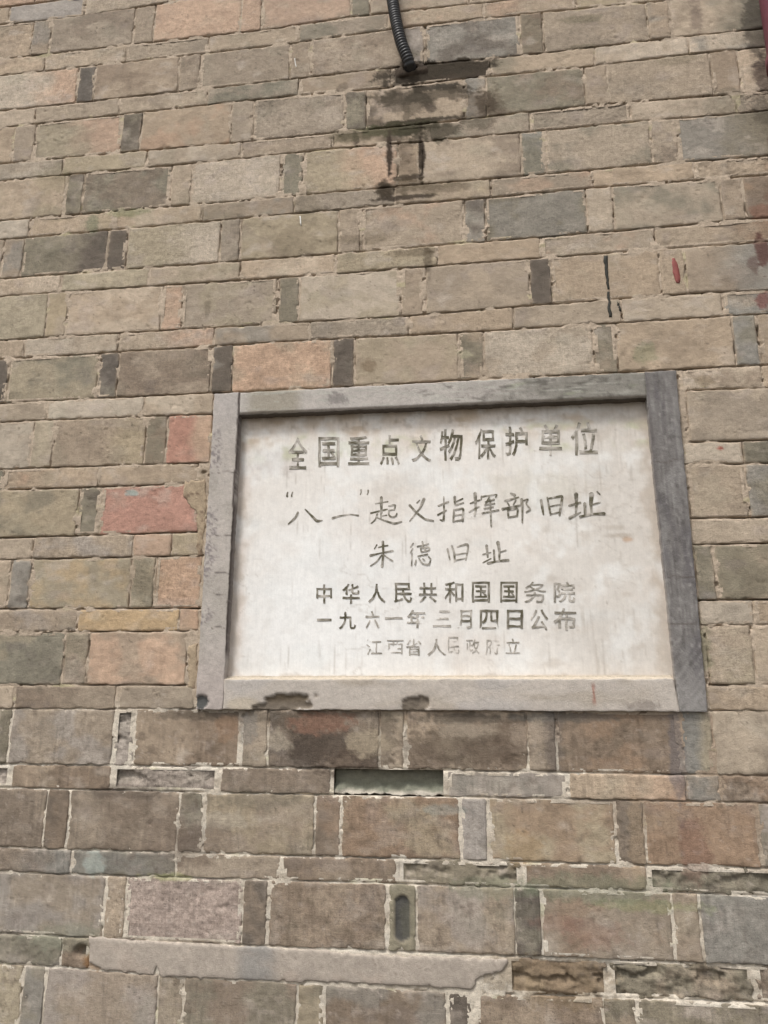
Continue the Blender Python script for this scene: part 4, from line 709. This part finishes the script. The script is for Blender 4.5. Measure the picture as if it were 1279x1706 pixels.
def col_bot(U, Z, e, s, t):
    c = np.broadcast_to(lin((188, 179, 169)), U.shape + (3,)).copy()
    c = mixc(c, lin((164, 152, 136)), sm(.1, .8, fb(U / 160, Z / 40, 233, 3)) * .5)
    c = mixc(c, lin((174, 170, 168)), sm(.2, .8, fb(U / 120, Z / 60, 234, 3)) * .4)
    c = mixc(c, lin((186, 172, 148)), sm(1.1, .6, np.hypot((U + 600) / 50, (Z - 1505) / 20)) * .5)
    w, b = chipw(U, Z)
    c = mixc(c, lin((104, 92, 76)), w)
    c = mixc(c, lin((128, 118, 106)), np.maximum(b, w * sm(1525, 1500, Z)) * .8)
    c = mixc(c, lin((156, 104, 88)), sm(4, 1.5, np.abs(U - 226)) * sm(1500, 1520, Z) * sm(1562, 1545, Z) * .8)
    c = mixc(c, lin((128, 118, 110)), sm(1.1, .5, np.hypot((U - 330) / 45, (Z - 1505) / 14) + fb(U / 9, Z / 9, 236, 3) * .4) * .6)
    return c * (1 + .05 * fb(U / 30, Z / 20, 235, 3) + .03 * fb(U / 6, Z / 5, 238, 2))[..., None]
def dep_bot(U, Z):
    w, b = chipw(U, Z)
    return w * (6 + 2 * fb(U / 12, Z / 12, 237, 2)) + np.maximum(sm(0, 2, U - (iBR[0] + (iBR[1] - Z) * .11)), sm(iBL[0] + 1, iBL[0] - 1, U)) * 3.5
iTL, iTR, iBR, iBL = fr['iTL'], fr['iTR'], fr['iBR'], fr['iBL']
oTL, oTR, oBR, oBL = fr['oTL'], fr['oTR'], fr['oBR'], fr['oBL']
g_ = .15
bar('frame_bar', [oTL, (iTL[0] - g_, oTL[1]), (iBL[0] - g_, oBL[1]), oBL], 301, col_left, dep_left, label='smooth pale grey left bar of the frame')
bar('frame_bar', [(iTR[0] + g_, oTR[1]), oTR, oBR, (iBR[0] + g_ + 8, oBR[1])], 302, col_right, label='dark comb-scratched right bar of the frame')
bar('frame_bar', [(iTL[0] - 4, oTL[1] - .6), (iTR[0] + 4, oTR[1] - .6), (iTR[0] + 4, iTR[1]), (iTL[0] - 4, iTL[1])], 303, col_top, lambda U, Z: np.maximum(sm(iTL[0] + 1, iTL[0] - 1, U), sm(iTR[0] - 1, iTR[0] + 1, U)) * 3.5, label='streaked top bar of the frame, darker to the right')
bar('frame_bar', [(iBL[0] - 4, iBL[1]), (iBR[0] + 3, iBR[1]), (iBR[0] + 11, oBR[1] + .6), (iBL[0] - 4, oBL[1] + .6)], 304, col_bot, dep_bot, label='pale bottom bar of the frame with two chips')

# slab
slab_quad = [sc((-668, 2268), YS), sc((412, 2262), YS), sc((412, 1558), YS), sc((-668, 1558), YS)]
def slab_dep(U, Z, e):
    return YS + fb(U / 140, Z / 140, 401, 2) * .5 + fb(U / 12, Z / 12, 402, 3) * .12
def slab_col(U, Z, e, s, t):
    c = np.broadcast_to(lin((224, 219, 212)), U.shape + (3,)).copy()
    c = mixc(c, lin((234, 233, 230)), sm(1.2, .2, np.hypot((U + 420) / 380, (Z - 1720) / 280) + fb(U / 120, Z / 120, 411, 3) * .15) * .9)  # brighter lower left, partly the fall of light painted in
    c = mixc(c, lin((203, 196, 187)), sm(0, 300, U + fb(U / 90, Z / 90, 412, 3) * 90) * .75)  # duller right side, partly dimmer light put into the colour
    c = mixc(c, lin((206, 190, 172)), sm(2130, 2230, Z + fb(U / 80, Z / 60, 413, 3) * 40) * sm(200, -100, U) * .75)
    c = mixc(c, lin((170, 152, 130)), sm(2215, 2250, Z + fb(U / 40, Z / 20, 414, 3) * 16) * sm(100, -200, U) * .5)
    c = mixc(c, lin((222, 208, 196)), sm(-600, -650, U + fb(U / 40, Z / 60, 415, 3) * 16) * .6)
    c = mixc(c, lin((212, 202, 192)), sm(.2, .9, fb(U / 130, Z / 110, 416, 4)) * .4)
    c = mixc(c, lin((214, 216, 214)), sm(.2, .9, fb(U / 150, Z / 90, 417, 3)) * .35)
    # rain streaks, stronger to the right
    c = mixc(c, lin((172, 162, 150)), sm(.35, 1.0, fb(U / 5, Z / 160, 418, 3)) * sm(-.3, .5, fb(U / 90, Z / 120, 419, 3)) * sm(-60, 260, U) * .55)
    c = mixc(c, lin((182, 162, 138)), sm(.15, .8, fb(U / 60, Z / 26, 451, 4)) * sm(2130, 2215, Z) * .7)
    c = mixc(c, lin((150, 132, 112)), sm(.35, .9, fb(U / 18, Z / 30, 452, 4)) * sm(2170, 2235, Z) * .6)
    # grey scuffs
    for (su, sz, ru, rz, st_, cc) in ((-560, 2120, 90, 40, .5, (176, 166, 160)), (-40, 2235, 34, 22, .6, (182, 160, 132)), (-250, 2040, 60, 40, .35, (190, 180, 168)),
                                      (300, 2200, 80, 40, .35, (184, 178, 170)), (335, 1895, 16, 9, .7, (182, 150, 122)), (320, 1905, 44, 7, .5, (160, 146, 130)), (300, 1925, 34, 8, .4, (168, 156, 140)),
                                      (-650, 2215, 22, 60, .5, (150, 134, 116)), (120, 2020, 130, 60, .3, (190, 184, 166)), (-300, 1880, 160, 80, .2, (226, 222, 218)),
                                      (230, 1660, 140, 70, .3, (196, 190, 182)), (-520, 1960, 30, 12, .3, (188, 182, 172)), (60, 1800, 90, 60, .15, (180, 174, 164))):
        w = sm(1.2, .4, np.hypot((U - su) / ru, (Z - sz) / rz) + fb(U / 20, Z / 20, 420, 4) * .45)
        c = mixc(c, lin(cc), w * st_)
    # green-yellow tinge round the top line of characters
    gz = sm(50, 20, np.abs(Z - 2165)) * sm(-.2, .6, fb(U / 40, Z / 40, 421, 3)) * ((U < -150) | (U > 20))
    c = mixc(c, lin((186, 186, 156)), gz * .7)
    c = mixc(c, lin((226, 206, 184)), sm(1578, 1566, Z + fb(U / 60, Z / 60, 422, 2) * 2) * .8)
    # dirt gathered along the edges, cloudy mottling, hairline veins
    ed = np.minimum(np.minimum(U + 640, 398 - U), np.minimum(2244 - Z, (Z - 1566) * 2.2))
    c = mixc(c, lin((172, 156, 138)), sm(28, -4, ed + fb(U / 34, Z / 34, 441, 4) * 24) * .5)
    c = mixc(c, lin((190, 180, 168)), sm(.15, .85, fb(U / 46, Z / 40, 442, 4)) * (.14 + .45 * sm(-100, 250, U)))
    c = mixc(c, lin((234, 234, 231)), sm(.1, .8, fb(U / 60, Z / 70, 443, 4)) * .5)
    c = mixc(c, lin((168, 158, 146)), sm(.05, .0, np.abs(fb(U / 130, Z / 80, 444, 4))) * sm(.2, .7, fb(U / 160, Z / 160, 445, 2)) * .35)
    c = mixc(c, lin((160, 150, 138)), sm(.5, .95, fb(U / 4.5, Z / 90, 446, 3)) * sm(.0, .6, fb(U / 60, Z / 90, 447, 2)) * .4)
    c = c * (1 + .035 * fb(U / 14, Z / 14, 423, 3) + .025 * fb(U / 5, Z / 5, 424, 2))[..., None]
    c = mixc(c, lin((150, 138, 124)), sm(.95, 1.2, fb(U / 8, Z / 8, 425, 2)) * sm(.2, .8, fb(U / 70, Z / 70, 426, 2)) * .5)
    return c
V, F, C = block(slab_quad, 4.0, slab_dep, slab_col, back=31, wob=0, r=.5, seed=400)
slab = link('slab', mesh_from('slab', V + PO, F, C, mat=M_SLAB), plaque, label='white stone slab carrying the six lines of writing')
# cream mortar fillet along the foot of the slab
def fil_col(U, Z, e, s, t):
    return np.broadcast_to(lin((196, 184, 166)), U.shape + (3,)) * (1 + .05 * fb(U / 14, Z / 4, 431, 3))[..., None]
def fillet(quad, depfn, seed):
    V, F, C = block(quad, 4.0, depfn, fil_col, back=30, wob=.6, r=.5, seed=seed)
    link('mortar_fillet', mesh_from('mortar_fillet', V + PO, F, C, mat=M_MORTAR), plaque)
zb_ = iBL[1]
fillet([(-652, zb_ + 9), (403, zb_ + 9), (406, zb_ - 3), (-654, zb_ - 3)], lambda U, Z, e: YS - 3.5 - np.clip((zb_ + 6 - Z), 0, 6) * 3.6 + fb(U / 20, Z / 9, 3, 2) * .6, 432)

# characters: what is left of the dark paint in the carved strokes
def char_col(U, Z, dk, seed):
    base = lin((200, 193, 184))
    w = np.clip(dk * .92 + fb(U / 10, Z / 10, seed, 3) * .6 + fb(U / 3.5, Z / 3.5, seed + 1, 2) * .15, .0, 1)
    ink = lin((90, 85, 68)) * (1 + .2 * fb(U / 15, Z / 15, seed + 2, 2))[:, None]
    return base * (1 - w[:, None]) + ink * w[:, None], w

def put_char(ch, me, seed):
    name = 'quotation_mark' if ch == 'quotation_mark' else 'carved_character'
    o = link(name, me, slab)
    o['label'] = 'small carved quotation mark' if ch == 'quotation_mark' else 'carved character ' + ch
    return o

for q_, (ch, dk, strokes) in enumerate(ST):
    V, F = [], []
    for si, s_ in enumerate(strokes):
        pts = [np.array(sc((a, b), YS)) for a, b, c in s_]; ws = [max(c * .62, 1.7) for a, b, c in s_]
        # resample
        P_, W_ = [], []
        for i in range(len(pts) - 1):
            n_ = max(2, int(np.linalg.norm(pts[i + 1] - pts[i]) / 3))
            for j in range(n_):
                f_ = j / n_; P_.append(pts[i] * (1 - f_) + pts[i + 1] * f_); W_.append(ws[i] * (1 - f_) + ws[i + 1] * f_)
        P_.append(pts[-1]); W_.append(ws[-1])
        for it_ in range(2):
            P_ = [P_[0]] + [(P_[i - 1] + 2 * P_[i] + P_[i + 1]) / 4 for i in range(1, len(P_) - 1)] + [P_[-1]]
        y = YS - .75 - si * .06
        n0 = len(V)
        # rounded head and tail
        P_ = np.array(P_); T_ = np.gradient(P_, axis=0); T_ /= (np.linalg.norm(T_, axis=1, keepdims=True) + 1e-9)
        Nn = np.stack([-T_[:, 1], T_[:, 0]], -1)
        W_ = np.array(W_)
        P_ = np.concatenate([[P_[0] - T_[0] * W_[0] * .7], P_, [P_[-1] + T_[-1] * W_[-1] * .7]])
        W_ = np.concatenate([[W_[0] * .35], W_, [W_[-1] * .35]]); Nn = np.concatenate([[Nn[0]], Nn, [Nn[-1]]])
        W_ = W_ * (1 + .12 * fb(P_[:, 0] / 5, P_[:, 1] / 5, 77, 2))
        for p_, w_, n_ in zip(P_, W_, Nn):
            a = p_ + n_ * w_; b = p_ - n_ * w_
            V.append((a[0], y, a[1])); V.append((b[0], y, b[1]))
        for i in range(len(P_) - 1):
            F.append((n0 + 2 * i, n0 + 2 * i + 1, n0 + 2 * i + 3, n0 + 2 * i + 2))
    V = np.array(V)
    C, wv = char_col(V[:, 0], V[:, 2], dk, 500 + q_)
    F = np.array(F); F = F[wv[F].mean(1) > .08]
    put_char(ch, mesh_from('stroke', V / 1000 + PO, F, C, smooth=False, mat=M_PAINT), q_)

cv = bpy.data.curves.new('glyph', 'FONT')
to = bpy.data.objects.new('glyph', cv); COL.objects.link(to)
cv.size = 1.0; cv.resolution_u = 4
dg = bpy.context.evaluated_depsgraph_get()
for q_, (ch, cs, dk) in enumerate(GL):
    cv.body = ch
    cv.offset = (0.0 if ch in '务政' else 0.014) if cs[1] > 1665 else 0.002
    bpy.context.view_layer.update()
    dg = bpy.context.evaluated_depsgraph_get()
    me = bpy.data.meshes.new_from_object(to.evaluated_get(dg), depsgraph=dg)
    n_ = len(me.vertices)
    co = np.empty(n_ * 3, np.float32); me.vertices.foreach_get('co', co); co = co.reshape(-1, 3)
    me.calc_loop_triangles()
    tri = np.array([t_.vertices[:] for t_ in me.loop_triangles])
    bpy.data.meshes.remove(me)
    lo = co.min(0); hi = co.max(0)
    s = (co[:, 0] - lo[0]) / max(hi[0] - lo[0], 1e-6); t = (co[:, 1] - lo[1]) / max(hi[1] - lo[1], 1e-6)
    P4 = [np.array(sc((cs[2 * i], cs[2 * i + 1]), YS)) for i in range(4)]
    XY = (P4[0] * (1 - s)[:, None] + P4[1] * s[:, None]) * (1 - t)[:, None] + (P4[3] * (1 - s)[:, None] + P4[2] * s[:, None]) * t[:, None]
    V = np.stack([XY[:, 0], np.full(n_, YS - .8), XY[:, 1]], -1)
    # fine split so that the paint can fade inside a stroke
    import bmesh
    bm = bmesh.new()
    vs_ = [bm.verts.new(v) for v in V]
    for t_ in tri:
        try: bm.faces.new([vs_[i] for i in t_])
        except ValueError: pass
    bmesh.ops.subdivide_edges(bm, edges=[e for e in bm.edges if e.calc_length() > 7], cuts=2, use_grid_fill=True)
    bmesh.ops.triangulate(bm, faces=bm.faces)
    bm.verts.index_update()
    V = np.array([v.co[:] for v in bm.verts]); F = np.array([[v.index for v in f.verts] for f in bm.faces])
    bm.free()
    a, b, c = V[F[:, 0]], V[F[:, 1]], V[F[:, 2]]
    cr = (b[:, 0] - a[:, 0]) * (c[:, 2] - a[:, 2]) - (b[:, 2] - a[:, 2]) * (c[:, 0] - a[:, 0])
    F = np.where((cr < 0)[:, None], F[:, ::-1], F)
    V[:, 0] += fb(V[:, 0] / 5, V[:, 2] / 5, 640, 2) * .9; V[:, 2] += fb(V[:, 0] / 5, V[:, 2] / 5, 641, 2) * .9
    C, wv = char_col(V[:, 0], V[:, 2], dk, 600 + q_)
    keep_ = wv[F].mean(1) > .08
    if keep_.sum() > 8: F = F[keep_]
    put_char(ch, mesh_from('stroke', V / 1000 + PO, F, C, smooth=False, mat=M_PAINT), q_)
bpy.data.objects.remove(to)

# ------------------------------------------------------------------ corrugated conduit
def tube(path, rad, seg=20, prof=None):
    """path: list of Vectors; rad per point"""
    V, F = [], []
    up = Vector((0, -1, 0))
    for i, p in enumerate(path):
        t = (path[min(i + 1, len(path) - 1)] - path[max(i - 1, 0)]).normalized()
        a = t.cross(up).normalized(); b = a.cross(t).normalized()
        for k in range(seg):
            an = 2 * math.pi * k / seg
            V.append(tuple(p + (a * math.cos(an) + b * math.sin(an)) * rad[i]))
    for i in range(len(path) - 1):
        for k in range(seg):
            k2 = (k + 1) % seg
            F.append((i * seg + k, i * seg + k2, (i + 1) * seg + k2, (i + 1) * seg + k))
    return np.array(V), np.array(F)
def catmull(P_, step):
    out = []
    P_ = [P_[0] * 2 - P_[1]] + P_ + [P_[-1] * 2 - P_[-2]]
    for i in range(1, len(P_) - 2):
        n_ = max(2, int((P_[i + 1] - P_[i]).length / step))
        for j in range(n_):
            t = j / n_
            out.append(.5 * ((2 * P_[i]) + (P_[i + 1] - P_[i - 1]) * t + (2 * P_[i - 1] - 5 * P_[i] + 4 * P_[i + 1] - P_[i + 2]) * t * t
                             + (3 * P_[i] - P_[i - 1] - 3 * P_[i + 1] + P_[i + 2]) * t ** 3))
    out.append(P_[-2]); return out
def at(u, z, y):
    a = sc((u, z), y); return Vector((a[0] / 1000, y / 1000, a[1] / 1000))
conduit = root('flexible_conduit', at(-186, 3308, 0), 'black ribbed flexible conduit entering the wall above a damp stain', 'conduit')
path = [at(-184, 3300, 30), at(-188, 3318, -4), at(-194, 3345, -18), at(-214, 3412, -30), at(-229, 3490, -34), at(-240, 3569, -36),
        Vector((-.262, -.04, 3.72)), Vector((-.29, -.036, 3.95)), Vector((-.30, -.034, 4.33))]
path = catmull(path, .0014)
# ribs: radius by arc length
s_ = 0; rad = []
for i, p in enumerate(path):
    if i: s_ += (p - path[i - 1]).length
    ph = (s_ % .0086) / .0086
    rad.append(.0176 if .18 < ph < .68 else .0158)
V, F = tube(path, rad)
link('ribbed_hose', mesh_from('ribbed_hose', V - np.array(conduit.location), F, None, mat=M_PLASTIC), conduit)
# ragged mortar collar around the hole
def ring_patch():
    V, F = [], []
    c0 = at(-186, 3312, 0)
    for j, (r_, y) in enumerate(((.016, -.002), (.024, -.007), (.036, -.005), (.046, .003))):
        for k in range(28):
            an = 2 * math.pi * k / 28
            w = 1 + .18 * math.sin(an * 3 + j) + .1 * math.sin(an * 7 + 2 * j)
            V.append((c0.x + math.cos(an) * r_ * w * 1.1, y, c0.z + math.sin(an) * r_ * w * .62 - .002))
    for j in range(3):
        for k in range(28):
            k2 = (k + 1) % 28; F.append((j * 28 + k, (j + 1) * 28 + k, (j + 1) * 28 + k2, j * 28 + k2))
    return np.array(V), np.array(F)
V, F = ring_patch()
Cc = np.tile(lin((72, 62, 52)), (len(V), 1)) * (1 + .3 * fb(V[:, 0] * 60, V[:, 2] * 60, 9, 2))[:, None]
link('mortar_collar', mesh_from('mortar_collar', V - np.array(conduit.location), F, Cc, mat=M_MORTAR), conduit)

# ------------------------------------------------------------------ maroon rainwater pipe at the right edge
RP = .052
pc = Vector(((794 * .966) / 1000 + RP + .001, -.064, 0))
dp = root('downpipe', (pc.x, pc.y, 0), 'dark maroon painted downpipe at the upper right corner of the picture', 'pipe')
zs_ = [3.0, 3.06, 3.5, 4.34]
zl = []
rr_ = []
for z_ in np.arange(2.985, 4.34, .02):
    zl.append(Vector((0, 0, float(z_)))); rr_.append(RP)
V, F = tube(zl, rr_, 32)
link('pipe', mesh_from('pipe', V, F, None, mat=M_PIPE), dp)
for zc_ in (3.15, 4.05):
    V, F = tube([Vector((0, 0, zc_ - .018)), Vector((0, 0, zc_ - .017)), Vector((0, 0, zc_ + .017)), Vector((0, 0, zc_ + .018))], [RP + .001, RP + .006, RP + .006, RP + .001], 32)
    link('bracket', mesh_from('bracket', V, F, None, mat=M_PIPE), dp)
# shoe that turns the water out at the foot
shoe = catmull([Vector((0, 0, 2.995)), Vector((0, 0, 2.95)), Vector((.03, -.03, 2.91)), Vector((.09, -.05, 2.885))], .01)
V, F = tube(shoe, [RP + .003] * len(shoe), 32)
link('shoe', mesh_from('shoe', V, F, None, mat=M_PIPE), dp)
